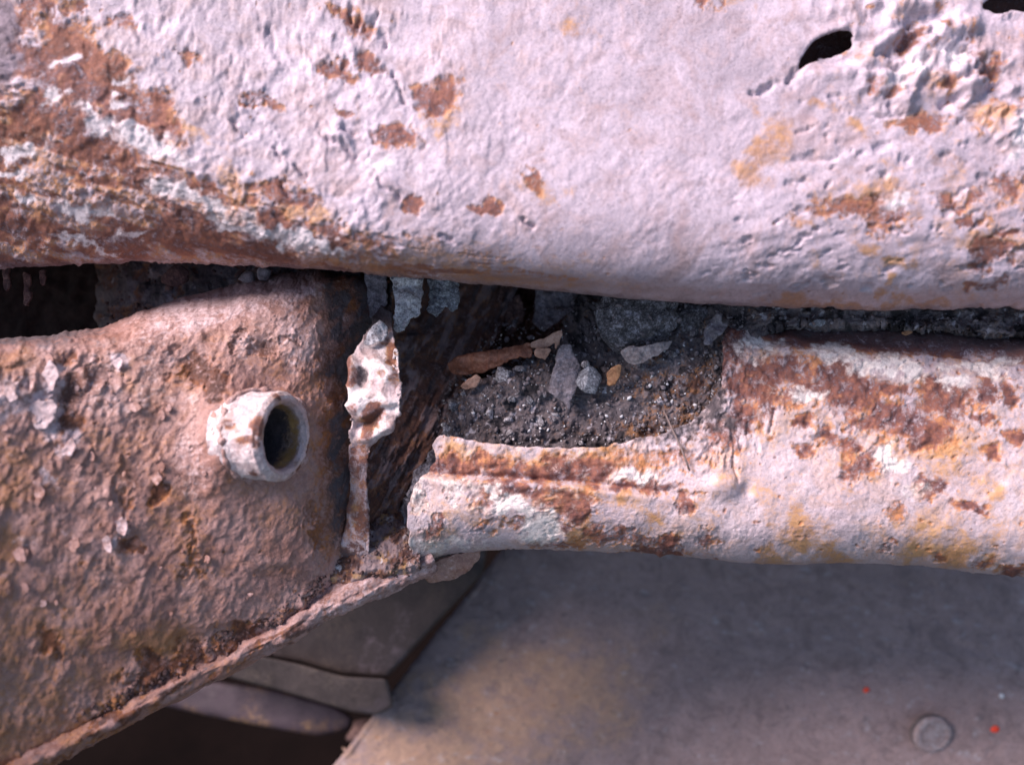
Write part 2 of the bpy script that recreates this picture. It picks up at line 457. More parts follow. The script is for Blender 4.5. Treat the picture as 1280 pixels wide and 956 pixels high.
M['twig'] = earthy('grey_twig', [(0.3, (0.12, 0.08, 0.07)), (0.7, (0.30, 0.23, 0.22))], 300, 1500)
M['panel'] = worn_metal('grey_coated_panel', (0.33, 0.238, 0.228), (0.40, 0.29, 0.278), rough=0.8, fine=1.0,
                        ochre=((0.36, 0.215, 0.145), (0.48, 0.31, 0.22)), pale=(0.5, 0.45, 0.46), grime_shade=((0.08, 0.065, 0.065), (0.2, 0.16, 0.16)))
M['bar'] = worn_metal('grey_brown_crossmember', (0.042, 0.03, 0.03), (0.058, 0.042, 0.04), rough=0.7, fine=0.4, ochre=((0.065, 0.044, 0.036), (0.11, 0.077, 0.058)))
M['bar_lit_end'] = worn_metal('lit_grey_brown_steel', (0.075, 0.056, 0.054), (0.11, 0.083, 0.076), rough=0.75, fine=0.5, ochre=((0.12, 0.085, 0.065), (0.19, 0.14, 0.105)))  # lighter copy of the bar colour, painting its lower end as lit
M['rod'] = worn_metal('purple_grey_strap_paint', (0.05, 0.032, 0.042), (0.07, 0.046, 0.058), rough=0.6, fine=0.5)
M['ground'] = earthy('dark_earth', [(0.3, (0.003, 0.002, 0.002)), (0.7, (0.007, 0.004, 0.0035))], 30, 300, spec=0.03)
M['grit'] = earthy('white_grit', [(0.3, (0.6, 0.58, 0.6)), (0.7, (0.85, 0.83, 0.85))], 300, 1300, 0.5, 0.3)
M['red'] = earthy('red_paint_chip', [(0.3, (0.75, 0.045, 0.02)), (0.7, (0.9, 0.09, 0.04))], 300, 1500, 0.5, 0.2)

# ------------------------------------------------------------------ the setting: the ground far below
gx = np.linspace(-1.2, 1.2, 121); gy = np.linspace(-0.9, 1.5, 121)
GX, GY = np.meshgrid(gx, gy, indexing='ij')
GZ = 0.012*fbm(np.stack([GX*9, GY*9, GX*0], -1), 4, 60)
idx = np.arange(121*121).reshape(121, 121)
gq = np.stack([idx[:-1, :-1], idx[1:, :-1], idx[1:, 1:], idx[:-1, 1:]], -1).reshape(-1, 4)
tag(link('ground', np.stack([GX, GY, GZ], -1).reshape(-1, 3), gq, M['ground']), kind='structure')

# ------------------------------------------------------------------ upper beam
beam = empty('chassis_beam', P(640, 200, 300), 'pale lavender painted chassis beam with rusty left underside across the top', 'chassis beam')
SX = [-280, -120, 0, 110, 220, 330, 430, 540, 640, 850, 1060, 1280, 1420, 1560]
SIL = [352, 340, 334, 329, 327, 332, 341, 350, 359, 377, 385, 386, 387, 388]        # lower silhouette
FOLD = [20, 70, 118, 165, 212, 262, 290, 285, 280, 285, 290, 290, 290, 290]
MIDU = [190, 212, 236, 258, 278, 306, 325, 330, 335, 345, 352, 352, 352, 352]
net = []
for x, s, f, mu in zip(SX, SIL, FOLD, MIDU):
    k = float(np.clip((430-x)/430, 0, 1.6))
    net.append([(x, s-190, 420), (x, -330, 420), (x, -430, 360), (x, -330, 296), (x, -160, 276), (x, f-190 if k > 0 else 60, 266),
                (x, f-70 if k > 0 else 190, 261), (x, f, 260+2*k), (x, mu, 266+10*k), (x, s-8, 278+16*k), (x, s, 290+18*k), (x, s-12, 318+14*k), (x, s-70, 360+6*k), (x, s-190, 420)])
HOLE = [(992, 90), (997, 77), (1003, 67), (1011, 57), (1021, 49), (1032, 44), (1044, 41), (1056, 40), (1065, 42), (1071, 46), (1072, 52), (1068, 58), (1060, 63), (1049, 66), (1038, 66), (1027, 68), (1015, 74), (1003, 82)]
HOLE = [(1036+(x-1036)*0.86, 62+(y-62)*0.84) for x, y in HOLE]
HOLE2 = [(1222, 12), (1245, -4), (1262, -22), (1330, -30), (1330, 2), (1290, 10), (1250, 14)]
def beam_disp(X, Y, p):
    left = sst(760, 380, X)
    h = 0.75*fbm(pp(X, Y, 150), 3, 3)
    rv = 0.15+0.85*sst(-0.25, 0.35, fbm(pp(X, Y, 120), 3, 13)+0.5*left-0.15)
    h += rv*(0.30*fbm(pp(X, Y, 22, 10, -40), 4, 5)+0.2*fbm(pp(X, Y, 9, 5, -45), 3, 6))
    f1, f2, cr, ox, oy = worley(X+6*fbm(pp(X, Y, 20), 2, 8), Y, 17, 4)
    h += (0.05+0.36*left*sst(330, 270, Y+0*X)*sst(-0.25, 0.3, fbm(pp(X, Y, 60), 3, 12)))*np.where(cr > 0.45, sst(-0.5, 0.5, ox-0.4*oy)*(0.4+cr), 0.25*cr)
    f1, f2, cr, ox, oy = worley(X, Y, 9, 24)
    h += 0.14*(1-f1)*(cr-0.3)*(0.4+left)
    # lifted paint scabs and the torn cracks beside them
    wX, wY = wander(X, Y); wX = X+0.5*(wX-X); wY = Y+0.5*(wY-Y)
    for pts_c in [[(414, 172), (421, 178), (430, 184), (438, 198)], [(428, 160), (436, 168)], [(470, 228), (477, 238), (486, 242), (494, 248)], [(378, 210), (384, 220)], [(436, 8), (440, 24), (452, 34)], [(468, 16), (464, 30)],
                  [(342, 186), (349, 200)], [(290, 156), (296, 168)], [(652, 278), (668, 284)], [(552, 292), (562, 302)], [(492, 96), (500, 108)], [(505, 116), (514, 128)], [(330, 40), (338, 52)], [(346, 232), (352, 244)], [(476, 40), (484, 52)]]:
        sd = seg_dist(wX, wY, pts_c)
        h -= 1.7*np.exp(-(sd/3.2)**2)
    for (cx, cy, r, a) in [(432, 182, 12, 1.5), (425, 170, 8, 1.2), (478, 238, 13, 1.5), (488, 243, 8, 1.0), (380, 216, 9, 1.2), (438, 16, 9, 1.0), (466, 24, 8, 1.0),
                           (347, 195, 9, 0.9), (293, 162, 7, 0.9), (660, 282, 9, 0.8), (560, 298, 10, 0.8), (497, 105, 7, 1.0), (512, 122, 7, 0.9), (255, 130, 6, .8)]:
        dx, dy = (wX-cx), (wY-cy)
        h += 0.8*a*np.exp(-((dx+r*0.5)**2+(dy+r*0.35)**2)/(r*0.9)**2)
    # the corroded weld in the upper right corner
    wz = blobs(X, Y, [(1150, 55, 95, 42, -8), (1230, 90, 80, 40, -12), (1120, 110, 45, 22), (1265, 150, 40, 26)], 0.8*fbm(pp(X, Y, 40), 3, 33), 0.5, 0.4)
    lum = fbm(pp(X, Y, 38, 26, -20), 3, 34)
    h += wz*(2.0+4.6*lum-1.5*np.abs(fbm(pp(X, Y, 24, 15, -20), 3, 36)))+wz*1.5*fbm(pp(X, Y, 11), 4, 35)
    h -= 1.7*sst(-0.35, 0.1, fbm(pp(X, Y, 16), 2, 49))*np.exp(-(seg_dist(wX, wY, [(932, 128), (952, 114), (985, 102), (1002, 84)])/(3.4+2*fbm(pp(X, Y, 14), 2, 50)))**2)
    h -= 1.3*np.exp(-(seg_dist(X, Y, [(1072, 50), (1100, 50)])/4.0)**2)
    h -= 2.4*np.exp(-(seg_dist(X, Y, [(1112, 66), (1140, 48), (1165, 40)])/7.0)**2)
    h -= 2.4*np.exp(-(seg_dist(X, Y, [(1180, 132), (1205, 118), (1250, 108)])/6.0)**2)
    rim = poly_sd(X, Y, HOLE); h -= 5.0*np.exp(-((X-1044)/30)**2-((Y-70)/12)**2)*sst(52, 66, Y); h += 1.0*np.exp(-((X-1050)/44)**2-((Y-94)/7)**2); h += 0.8*np.exp(-((rim+5)/5)**2)*sst(60, 40, Y)
    # a step where the pressing turns, right
    right = sst(900, 1010, X+0.5*(Y-200))
    h += right*0.5*fbm(pp(X, Y, 34, 16, -15), 3, 38)
    h -= right*0.9*sst(0.25, 0.5, fbm(pp(X, Y, 24, 12, -10), 3, 48))
    return h
def beam_mask(X, Y, p):
    n = fbm(pp(X, Y, 26), 4, 71); n2 = fbm(pp(X, Y, 60, 14, 18), 4, 72)
    foldy = np.interp(X, SX, FOLD)
    under = sst(-18, 14, Y-foldy+26*n)*sst(600, 400, X)
    rust = blobs(X, Y, [(-60, 60, 120, 60), (60, 75, 95, 52, -20), (120, 105, 75, 45, -25), (170, 150, 62, 34, -25), (205, 160, 24, 20), (80, 165, 90, 30, -20),
                        (432, 24, 26, 10, -25), (412, 80, 22, 8, -20), (465, 80, 14, 18, 30), (548, 122, 26, 22, 30), (498, 172, 34, 13, -10), (440, 134, 16, 7), (468, 76, 12, 7),
                        (670, 222, 13, 16, 0, .8), (607, 264, 16, 8), (512, 252, 22, 7), (245, 75, 22, 8, -20, .8), (330, 128, 22, 6, -20, .8), (150, 25, 14, 10, 0, .8), (50, 5, 22, 10), (95, 4, 16, 9),
                        (350, 245, 44, 14, -10, .9), (875, 4, 17, 12), (1217, 356, 20, 9), (1245, 312, 28, 18), (1262, 230, 22, 20), (1200, 248, 30, 9, 0, .9), (1150, 158, 46, 10, 5, .8), (1215, 272, 20, 9),
                        (1265, 285, 20, 10), (1140, 55, 22, 10, 20), (1200, 70, 16, 9), (1230, 85, 22, 10), (1185, 112, 12, 9), (1060, 260, 45, 14, 0, .8), (1110, 275, 40, 12, 0, .75)], n, 0.45, 0.3)
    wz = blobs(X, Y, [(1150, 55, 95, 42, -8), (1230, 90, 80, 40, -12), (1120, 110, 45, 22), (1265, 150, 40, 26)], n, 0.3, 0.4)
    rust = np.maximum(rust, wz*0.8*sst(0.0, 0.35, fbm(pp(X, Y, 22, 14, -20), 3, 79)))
    halo = sst(0.05, 0.5, n+0.4*fbm(pp(X, Y, 150), 2, 73))
    rust = np.maximum(rust, under*(0.35+0.75*sst(-0.3, 0.25, n2)))
    rust = np.maximum(rust, 0.75*specks(X, Y, 13, 74, 0.10*sst(620, 250, X)+0.10*halo+0.12*sst(950, 1250, X)))
    ochre = blobs(X, Y, [(80, 50, 80, 18, -20), (140, 95, 55, 22, -40), (240, 165, 26, 9, -35), (20, 170, 60, 30), (725, 42, 17, 13), (553, 150, 18, 14), (672, 232, 18, 10), (965, 180, 20, 34, -15), (950, 212, 18, 10),
                         (1034, 132, 18, 8), (1076, 156, 14, 9), (1235, 142, 20, 14), (1130, 160, 30, 8), (1080, 250, 52, 22, 10, .9), (1018, 274, 16, 8), (1110, 327, 22, 9), (1082, 308, 26, 7), (1100, 358, 8, 5),
                         (355, 265, 60, 12, -12), (1060, 380, 120, 6), (920, 4, 20, 9, 0, .7), (640, 352, 90, 6, -3, .8), (470, 338, 90, 9, -5), (300, 235, 40, 16, -30, .8), (700, 245, 40, 10, 0, .5), (1240, 300, 40, 14)], n, 0.5, 0.5)
    ochre = np.maximum(ochre, under*0.6)
    low = sst(75, 8, np.interp(X, SX, SIL)-Y+14*n)*sst(330, 430, X)*sst(900, 560, X)
    stk = fbm(pp(X, Y, 80, 9, 4), 4, 83)
    rust = np.maximum(rust, low*0.75*sst(0.0, 0.35, stk)); ochre = np.maximum(ochre, low*(0.45+0.4*sst(-.2, .3, -stk)))
    ochre = np.maximum(ochre, 0.4*halo*sst(900, 1100, X)); ochre = np.maximum(ochre, 0.12*halo)
    pale = blobs(X, Y, [(150, 126, 22, 6, -10), (65, 122, 10, 6), (150, 100, 12, 8), (130, 160, 34, 12, -25), (190, 180, 46, 13, -25), (250, 250, 60, 11, -22), (320, 292, 80, 9, -14),
                        (25, 192, 24, 8), (20, 218, 26, 6), (100, 262, 30, 7, -12), (170, 292, 22, 7), (36, 248, 26, 6, -20), (80, 75, 12, 7), (90, 232, 8, 6), (390, 305, 50, 8, -10),
                        (470, 205, 24, 12), (100, 300, 60, 6, -8), (1140, 95, 30, 15, 10, .9), (1190, 75, 20, 18, 0, .9), (1275, 170, 25, 25), (1122, 258, 14, 6)], n, 0.5, 0.4)
    shade_mott = 0.34*sst(0.05, 0.4, fbm(pp(X, Y, 70, 34, -25), 4, 81))*(0.5+0.5*sst(300, 700, X))  # mottles paint the mauve shade around bumps into the colour
    grime_shade = np.maximum(np.maximum(shade_mott, 0.75*specks(X, Y, 11, 82, 0.05+0.10*sst(700, 380, X)*sst(150, 300, X))), sst(12, -2, np.interp(X, SX, SIL)-Y+4*n)*0.55, under*sst(70, 10, np.interp(X, SX, SIL)-Y+20*n)*sst(330, 120, X)*0.9)  # dark specks paint small shadows into the colour; lower edge darker too
    grime_shade = np.maximum(grime_shade, blobs(X, Y, [(-30, 60, 45, 60), (5, 40, 24, 30)], n, 0.5, 0.4))
    return rust, ochre, pale, grime_shade
WVB = [.2, .2, .3, .5, 1, 1.1, 1, 1, .8, .7, .4, .2, .2]
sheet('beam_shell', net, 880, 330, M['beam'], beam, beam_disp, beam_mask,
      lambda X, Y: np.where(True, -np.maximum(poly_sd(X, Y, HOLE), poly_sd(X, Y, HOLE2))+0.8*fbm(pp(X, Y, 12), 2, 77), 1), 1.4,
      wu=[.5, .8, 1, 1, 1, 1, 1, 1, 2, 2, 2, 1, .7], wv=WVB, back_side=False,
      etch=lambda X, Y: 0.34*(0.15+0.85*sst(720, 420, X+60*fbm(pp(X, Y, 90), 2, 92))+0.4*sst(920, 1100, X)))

sheet('inner_plate', [[(x, y, 281) for y in (-90, 0, 60, 130)] for x in (960, 1080, 1200, 1400)], 90, 50, M['bulkhead'], beam, lambda X, Y, p: 2*fbm(pp(X, Y, 20), 4, 91), lambda X, Y, p: (0.9, 0, 0, 0.3), None, 1.0)
# hanging scale under the beam, far left
for i, (x, y, w, hgt, d, tl) in enumerate([(33, 362, 5, 22, 318, 0.0), (8, 340, 5, 24, 312, 0.4), (52, 348, 4, 10, 320, 0)]):
    flake('hanging_rust_scale', [(x-w-tl*8, y-hgt), (x+w-tl*8, y-hgt), (x+w, y+hgt*0.5), (x+w*0.5, y+hgt), (x-w*0.6, y+hgt*0.9)], d, M['rustcrumb'], beam, thick=1.2, seed=40+i)

# ------------------------------------------------------------------ left rail
rail_l = empty('chassis_rail', P(250, 800, 300), 'brown pink painted chassis rail with peeling paint and a short tube stub, left', 'chassis rail')
LX = [-280, -120, 0, 110, 220, 320, 385, 425, 470]
LD = [228, 246, 258, 268, 277, 285, 292, 301, 314]
LB = [1130, 1052, 988, 932, 876, 826, 786, 762, 740]
LT = [446, 440, 436, 430, 412, 386, 366, 356, 352]      # front top edge
LK = [430, 427, 424, 414, 376, 348, 338, 336, 336]      # back of the top flange
net = []
for x, d, b, t, k in zip(LX, LD, LB, LT, LK):
    hh = b-t
    net.append([(x, k+16, d+78), (x, k, d+44), (x, (t+k)/2-2, d+20), (x, t, d+6), (x, t+0.12*hh, d), (x, t+0.32*hh, d-3), (x, t+0.55*hh, d-4), (x, t+0.78*hh, d-2), (x, b-16, d+3), (x, b, d+12)])
def swell(X, Y): return 9.6*np.exp(-((X-282)/36)**2-((Y-543)/68)**2)
def left_disp(X, Y, p):
    h = 1.0*fbm(pp(X, Y, 120), 3, 103)
    amp = 0.35+0.65*sst(330, 60, X+0.25*(Y-430))*sst(430, 470, Y)
    wx = X+7*fbm(pp(X, Y, 22), 2, 108); wy = Y+7*fbm(pp(X, Y, 22), 2, 109)
    f1, f2, cr, ox, oy = worley(wx, wy, 19, 104, 27, 20)
    pk = sst(-0.35, 0.25, fbm(pp(X, Y, 70), 3, 107))
    h += 1.35*amp*pk*np.where(cr > 0.45, np.clip(ox+0.55, 0, 1.2)**1.3*(cr-0.15), 0)*sst(0.01, 0.07, f2-f1)
    f1, f2, cr, ox, oy = worley(wx, wy, 9, 114, 12, 20)
    h += 0.6*(0.3+0.7*amp*pk)*np.where(cr > 0.4, np.clip(ox+0.5, 0, 1.2)*cr, 0.05)*sst(0.0, 0.07, f2-f1)
    f1, f2, cr, ox, oy = worley(X, Y, 6, 124, 9, 25)
    h += 0.20*(1-f1)*cr
    h += 0.25*fbm(pp(X, Y, 9, 16, 25), 3, 125)
    h += swell(X, Y)                  # the metal swells towards the weld of the stub
    # blown rust pits
    for (cx, cy, rx, ry, a) in [(82, 500, 16, 34, 2.2), (75, 455, 14, 12, 1.3), (160, 675, 12, 12, 1.6), (150, 640, 8, 20, 0.9), (235, 465, 28, 20, 1.0), (250, 800, 46, 15, 1.6), (290, 790, 30, 12, 1.4), (200, 560, 6, 14, .8),
                                (110, 555, 12, 6, 1.0), (118, 470, 10, 10, 1.0), (330, 432, 14, 10, 1.0), (180, 822, 50, 12, 1.0), (35, 690, 5, 12, 1)]:
        h -= a*np.exp(-((X-cx)/rx)**2-((Y-cy)/ry)**2)
    # seam of heaped rust along the lower edge
    bl = np.interp(X, LX, LB)
    sm = np.exp(-((bl-Y-34)/17)**2)*sst(60, 150, X)
    h += sm*(0.3+3.0*np.maximum(0, fbm(pp(X, Y, 12, 8, -25), 3, 131)))
    return h
def left_mask(X, Y, p):
    n = fbm(pp(X, Y, 24), 4, 171); n2 = fbm(pp(X, Y, 70), 3, 172)
    bl = np.interp(X, LX, LB); tp = np.interp(X, LX, LT)
    rust = blobs(X, Y, [(86, 500, 18, 40), (78, 452, 20, 12), (245, 462, 34, 24, -10), (262, 478, 16, 16), (335, 432, 18, 11), (372, 425, 12, 14), (302, 430, 7, 11), (163, 682, 14, 10), (155, 640, 9, 22, 0, .7), (197, 615, 9, 12),
                        (300, 795, 40, 15, 20), (255, 815, 34, 13), (70, 805, 15, 20, 0, .8), (190, 818, 14, 9), (205, 835, 60, 14, 25, .9), (240, 690, 8, 30, 0, .6), (118, 470, 14, 12, 0, .8), (415, 590, 12, 50, 0, .8), (400, 660, 14, 30, 0, .7)], n, 0.5, 0.3)
    ochre = blobs(X, Y, [(20, 455, 50, 18), (-40, 700, 60, 120), (70, 800, 28, 30), (30, 930, 130, 70, 20, .9), (-20, 820, 120, 90, 0, .7), (200, 800, 60, 20), (120, 900, 60, 26, 25), (235, 680, 22, 40, 0, .7), (10, 590, 40, 40, 0, .7), (330, 440, 60, 30, 0, .5), (190, 480, 60, 40, 0, .5)], n, 0.5, 0.5)
    rust = np.maximum(rust, 0.75*np.exp(-((bl-Y-26)/20)**2)*sst(30, 160, X)*sst(-0.4, 0.3, n))
    pale = blobs(X, Y, [(54, 512, 20, 28, -15), (60, 468, 10, 18), (12, 500, 12, 26, -20, .9), (84, 556, 12, 14), (148, 454, 10, 8), (152, 656, 9, 16, -25), (135, 680, 9, 12), (92, 680, 10, 9, 0, .5), (30, 685, 16, 10, 0, .5), (62, 600, 9, 14, 0, .8),
                        (235, 575, 30, 50, 0, .35), (420, 345, 30, 8, 0, .4)], n, 0.4, 0.35)
    up = sst(10, -20, Y-tp-14+16*n)*sst(120, 230, X)
    pale = np.maximum(pale, 0.68*up*sst(440, 380, X)); pale = np.maximum(pale, 0.42*sst(-0.1, 0.4, n2)*sst(700, 520, Y))
    pale = np.maximum(pale, 0.42*specks(X, Y, 15, 175, 0.25*sst(300, 40, X)*sst(760, 560, Y)))
    ochre = np.maximum(ochre, 0.5*sst(380, 60, X+0.0*Y)*sst(600, 900, Y)+0.15*n)
    rust = np.maximum(rust, 0.7*specks(X, Y, 16, 176, 0.12)); ochre = np.maximum(ochre, 0.45*sst(0.0, 0.4, -n2))
    grime_shade = np.maximum(0.8*sst(15, -15, Y-tp+6*n)*sst(200, 60, X), 0.8*sst(385, 425, X+14*n)*sst(720, 640, Y)*sst(-0.5, 0.2, fbm(pp(X, Y, 30, 14, -60), 3, 178)))  # right end: shade of the valley painted in along with grime
    rust = np.maximum(rust, 0.8*sst(380, 420, X+18*n)*sst(720, 640, Y))
    return rust, ochre, pale, grime_shade
def bore_clear(X, Y):
    rel = P(X, Y, np.interp(X, LX, LD)-3.0-swell(X, Y))-P(357, 546, 277)
    ax = 0.925*RT-0.02*UP-0.38*FW; ax = ax/np.linalg.norm(ax)
    z = rel@ax
    return np.linalg.norm(rel-z[..., None]*ax, axis=-1)*1000-12.4
_, GL = sheet('rail_face', net, 380, 380, M['left'], rail_l, left_disp, left_mask, bore_clear, 1.8, wv=[.4, .7, .8, 1, 1, 1, 1, 1, .5], etch=0.40)
# rolled lip of the lower edge
LIPX = [-280, -120, 0, 80, 150, 240, 330, 400, 460, 510, 548]
LIPY = [1130, 1052, 990, 950, 912, 864, 822, 780, 752, 736, 712]
LIPD = [229, 247, 259, 266, 272, 280, 287, 293, 298, 301, 303]
net = []
for i, (x, y, d) in enumerate(zip(LIPX, LIPY, LIPD)):
    w = 56 if i > 1 else 72
    net.append([(x-0.45*w, y-0.95*w, d+4.5), (x-0.3*w, y-0.62*w, d+1.6), (x-0.1*w, y-0.26*w, d-3.4), (x, y, d+0.2), (x-1, y-2, d+5), (x-8, y-14, d+16), (x-20, y-30, d+45)])
sheet('lower_lip', net, 420, 80, M['left'], rail_l,
      lambda X, Y, p: 1.5*fbm(pp(X, Y, 50, 22, -28), 3, 141)+0.9*fbm(pp(X, Y, 14, 8, -28), 4, 142)-0.8*np.abs(fbm(pp(X, Y, 26, 9, -28), 3, 147))+0.8*fbm(pp(X, Y, 90, 5, -27), 2, 145),
      lambda X, Y, p: (0.85*sst(-0.05, 0.35, fbm(pp(X, Y, 34, 9, -28), 4, 143)), 0.6*sst(-0.1, 0.4, fbm(pp(X, Y, 50), 2, 144)+0.5*sst(150, 0, X)), 0.45*sst(320, 430, X), 0.45*sst(0.1, 0.4, fbm(pp(X, Y, 24, 9, -28), 3, 146))), None, 1.2)

# tube stub welded to the rail
tube_b = P(312, 541, 291); tube_m = P(357, 546, 277)
AX = 0.925*RT-0.02*UP-0.38*FW; AX /= np.linalg.norm(AX)
S1 = np.cross(AX, UP); S1 /= np.linalg.norm(S1); S2 = np.cross(S1, AX)
def lathe(name, prof, mat, parent, mask=None, seed=0, amp=0.3, nseg=120, center=None, sub=6, ovals=(1, 1)):
    pr = []
    for (r0, z0), (r1, z1) in zip(prof[:-1], prof[1:]):
        for k in range(sub): t = k/sub; pr.append((r0+(r1-r0)*t, z0+(z1-z0)*t))
    pr.append(prof[-1]); pr = np.array(pr)
    th = np.linspace(0, 2*math.pi, nseg, endpoint=False)
    R = pr[:, 0][None, :]; Z = np.broadcast_to(pr[:, 1][None, :], (nseg, len(pr)))
    cx = np.cos(th)[:, None]; cy = np.sin(th)[:, None]
    q = np.stack([cx*R*0.35, cy*R*0.35, Z*0.35+0*cx], -1)
    nn = fbm(q, 4, seed)*amp+fbm(q*3.5, 3, seed+4)*amp*0.5
    R = R+nn*np.sign(R)
    c = tube_m if center is None else center
    pos = c+((R*cx*ovals[0])[..., None]*S1+(R*cy*ovals[1])[..., None]*S2+Z[..., None]*AX)/1000
    n, m = pos.shape[:2]
    idx = np.arange(n*m).reshape(n, m); nx = np.roll(idx, -1, 0)
    q4 = np.stack([idx[:, :-1], idx[:, 1:], nx[:, 1:], nx[:, :-1]], -1).reshape(-1, 4)
    mk = None
    if mask: mk = np.stack([np.broadcast_to(np.asarray(a, float), pos.shape[:2]) for a in mask(th[:, None]+0*Z, Z, R)], -1).reshape(-1, 4)
    return link(name, pos.reshape(-1, 3), q4, mat, parent, mk)
ro, ri = 14.0, 10.3
prof = [(ro+1.4, -18), (ro+1.2, -14), (ro+0.5, -11.5), (ro+0.1, -10), (ro, -4), (ro+0.2, -1.6), (ro-0.8, -0.2), (ro-2.0, 0.3), (ri+0.7, 0.0), (ri, -1.4), (ri-0.1, -6), (ri-0.2, -34), (0.05, -35)]
def tube_mask(th, Z, R):
    n = fbm(np.stack([np.cos(th)*3, np.sin(th)*3, Z*0.2], -1), 4, 210)
    ins = (R < 12.0)*1.0
    rust = np.clip(sst(0.15, 0.45, n)*0.85*(1-ins)+0.45*sst(-2.5, -0.5, Z)*(1-ins)*sst(-.2, .2, n)+0.85*sst(-10, -15, Z)*sst(0.0, 0.4, n), 0, 1)
    return rust, np.clip(ins*sst(-1.5, -3.5, Z)*0.95+0.3*sst(0.1, 0.4, n), 0, 1), np.clip(0.55*(1-ins)*sst(-0.5, 0.2, -n), 0, 1), ins*sst(-4.5, -7.5, Z-1.5*n)  # bore colour blackened with depth, standing in for the shade inside
stub = lathe('tube_stub', prof, M['tube'], rail_l, tube_mask, 201, 0.5)
# raised and curled paint flakes on the rail
FL = [([(36, 508), (50, 500), (64, 498), (72, 506), (68, 522), (58, 536), (46, 538), (36, 524)], 258.5, (-0.06, 0), (0, 0, 1, 0)),
      ([(52, 462), (64, 446), (70, 458), (74, 470), (66, 488), (56, 492), (52, 478)], 259, (-0.08, 0), (0, 0, 1, 0)),
      ([(146, 650), (154, 644), (160, 654), (158, 668), (150, 672), (146, 662)], 268, (-0.08, 0), (0, 0, .6, 0)),
      ([(126, 672), (136, 668), (142, 682), (138, 694), (130, 688)], 267, (-0.08, 0), (0, 0, .6, 0)),
      ([(86, 676), (98, 672), (102, 682), (94, 690), (86, 686)], 263, (-0.08, 0), (0, 0, 0.1, 0)),
      ([(14, 690), (28, 680), (33, 690), (32, 704), (20, 702)], 257, (-0.08, 0), (0, 0, 0.2, 0)),
      ([(140, 452), (150, 444), (156, 452), (150, 464), (142, 462)], 268, (-0.08, 0), (0, 0, 0.8, 0)),
      ([(80, 556), (90, 546), (96, 558), (90, 570), (82, 572)], 262, (-0.06, 0), (0, 0, 0.8, 0)),
      ([(4, 470), (18, 480), (22, 498), (14, 506), (6, 494)], 252, (-0.06, 0), (0, 0, 0.7, 0)),
      ([(188, 596), (198, 586), (203, 600), (196, 610)], 271, (-0.1, 0), (0, 0, .3, 0)),
      ([(306, 742), (316, 736), (320, 742), (312, 750)], 281, (-0.1, 0), (0, 0, .3, 0)),
      ([(40, 600), (52, 596), (54, 622), (46, 640), (42, 620)], 258, (-0.08, 0), (0, 0, .2, 0))]
def face_depth(x, y):
    k = np.argmin((GL['px']-x)**2+(GL['py']-y)**2)
    return float((GL['pos'].reshape(-1, 3)[k]-CAM)@FW)*1000
for i, (ol, d, tl, mk) in enumerate(FL):
    cx = sum(p[0] for p in ol)/len(ol); cy = sum(p[1] for p in ol)/len(ol)
    flake('paint_flake', ol, face_depth(cx, cy)-0.9, M['left'], rail_l, tilt=(tl[0]+0.05, 0.0), curl=-0.8, thick=0.3, wob=0.3, edge=1.5, seed=300+i, mask=lambda X, Y, p, mk=mk: mk)
fr = np.random.default_rng(19)
for i in range(46):
    while True:
        x, y = fr.uniform(2, 270), fr.uniform(448, 770)
        if fr.random() < 0.25+0.75*(1-x/270)*(1-abs(y-560)/260): break
    r = 3.2+6.5*fr.random()**2; n = 7
    ol = [(x+r*fr.uniform(0.6, 1.15)*math.cos(a)*0.8, y+r*fr.uniform(0.7, 1.3)*math.sin(a)) for a in np.linspace(0, 2*math.pi, n, endpoint=False)]
    pw = 0.5*fr.random()**4
    flake('paint_flake', ol, face_depth(x, y)-0.7, M['left'], rail_l, tilt=(-0.06, fr.uniform(-0.02, 0.02)), curl=-0.35, thick=0.25, wob=0.14, edge=0.7, seed=350+i, mask=lambda X, Y, p, pw=pw: (0, 0, pw, 0))
# weld bead where the stub meets the swollen metal
sel = (GL['px'] > 200) & (GL['px'] < 440) & (GL['py'] > 440) & (GL['py'] < 650)
fpx, fpy, fdp = GL['px'][sel], GL['py'][sel], ((GL['pos'][sel]-CAM)@FW)*1000
pts_w = []
for th in np.linspace(0, 2*math.pi, 48, endpoint=False):
    zc = -20.0
    for z in np.linspace(-1.0, -20, 39):
        q = tube_m+((ro+0.3)*(math.cos(th)*S1+math.sin(th)*S2)+z*AX)/1000-CAM
        dq = q@FW; qx = 640+(q@RT)/(K*dq); qy = 478-(q@UP)/(K*dq)
        if dq*1000 > fdp[np.argmin((fpx-qx)**2+(fpy-qy)**2)]-0.2: zc = z; break
    pts_w.append(tube_m+((ro+0.5)*(math.cos(th)*S1+math.sin(th)*S2)+zc*AX)/1000)
pts_w = np.array(pts_w)
for _ in range(3): pts_w = 0.5*pts_w+0.25*(np.roll(pts_w, 1, 0)+np.roll(pts_w, -1, 0))
pts_w = cr_eval(np.concatenate([pts_w, pts_w[:1]]), 160)[:-1]
nw = len(pts_w); V = []
for k in range(nw):
    t = pts_w[(k+1) % nw]-pts_w[k-1]; t /= np.linalg.norm(t); a = np.cross(t, AX); a /= np.linalg.norm(a); b = np.cross(t, a)
    rr = 1.1+0.5*vnoise(np.array([k*0.35, 1.0, 2.0]), 231)
    for q in range(10): V.append(pts_w[k]+rr/1000*(math.cos(q*0.6283)*a+math.sin(q*0.6283)*b))
wi = np.arange(nw*10).reshape(nw, 10)
wq = np.stack([wi, np.roll(wi, -1, 0), np.roll(np.roll(wi, -1, 0), -1, 1), np.roll(wi, -1, 1)], -1).reshape(-1, 4)
link('weld_bead', np.array(V), wq, M['left'], stub, np.tile([[0.5, 0.2, 0.45, 0.0]], (len(V), 1)))

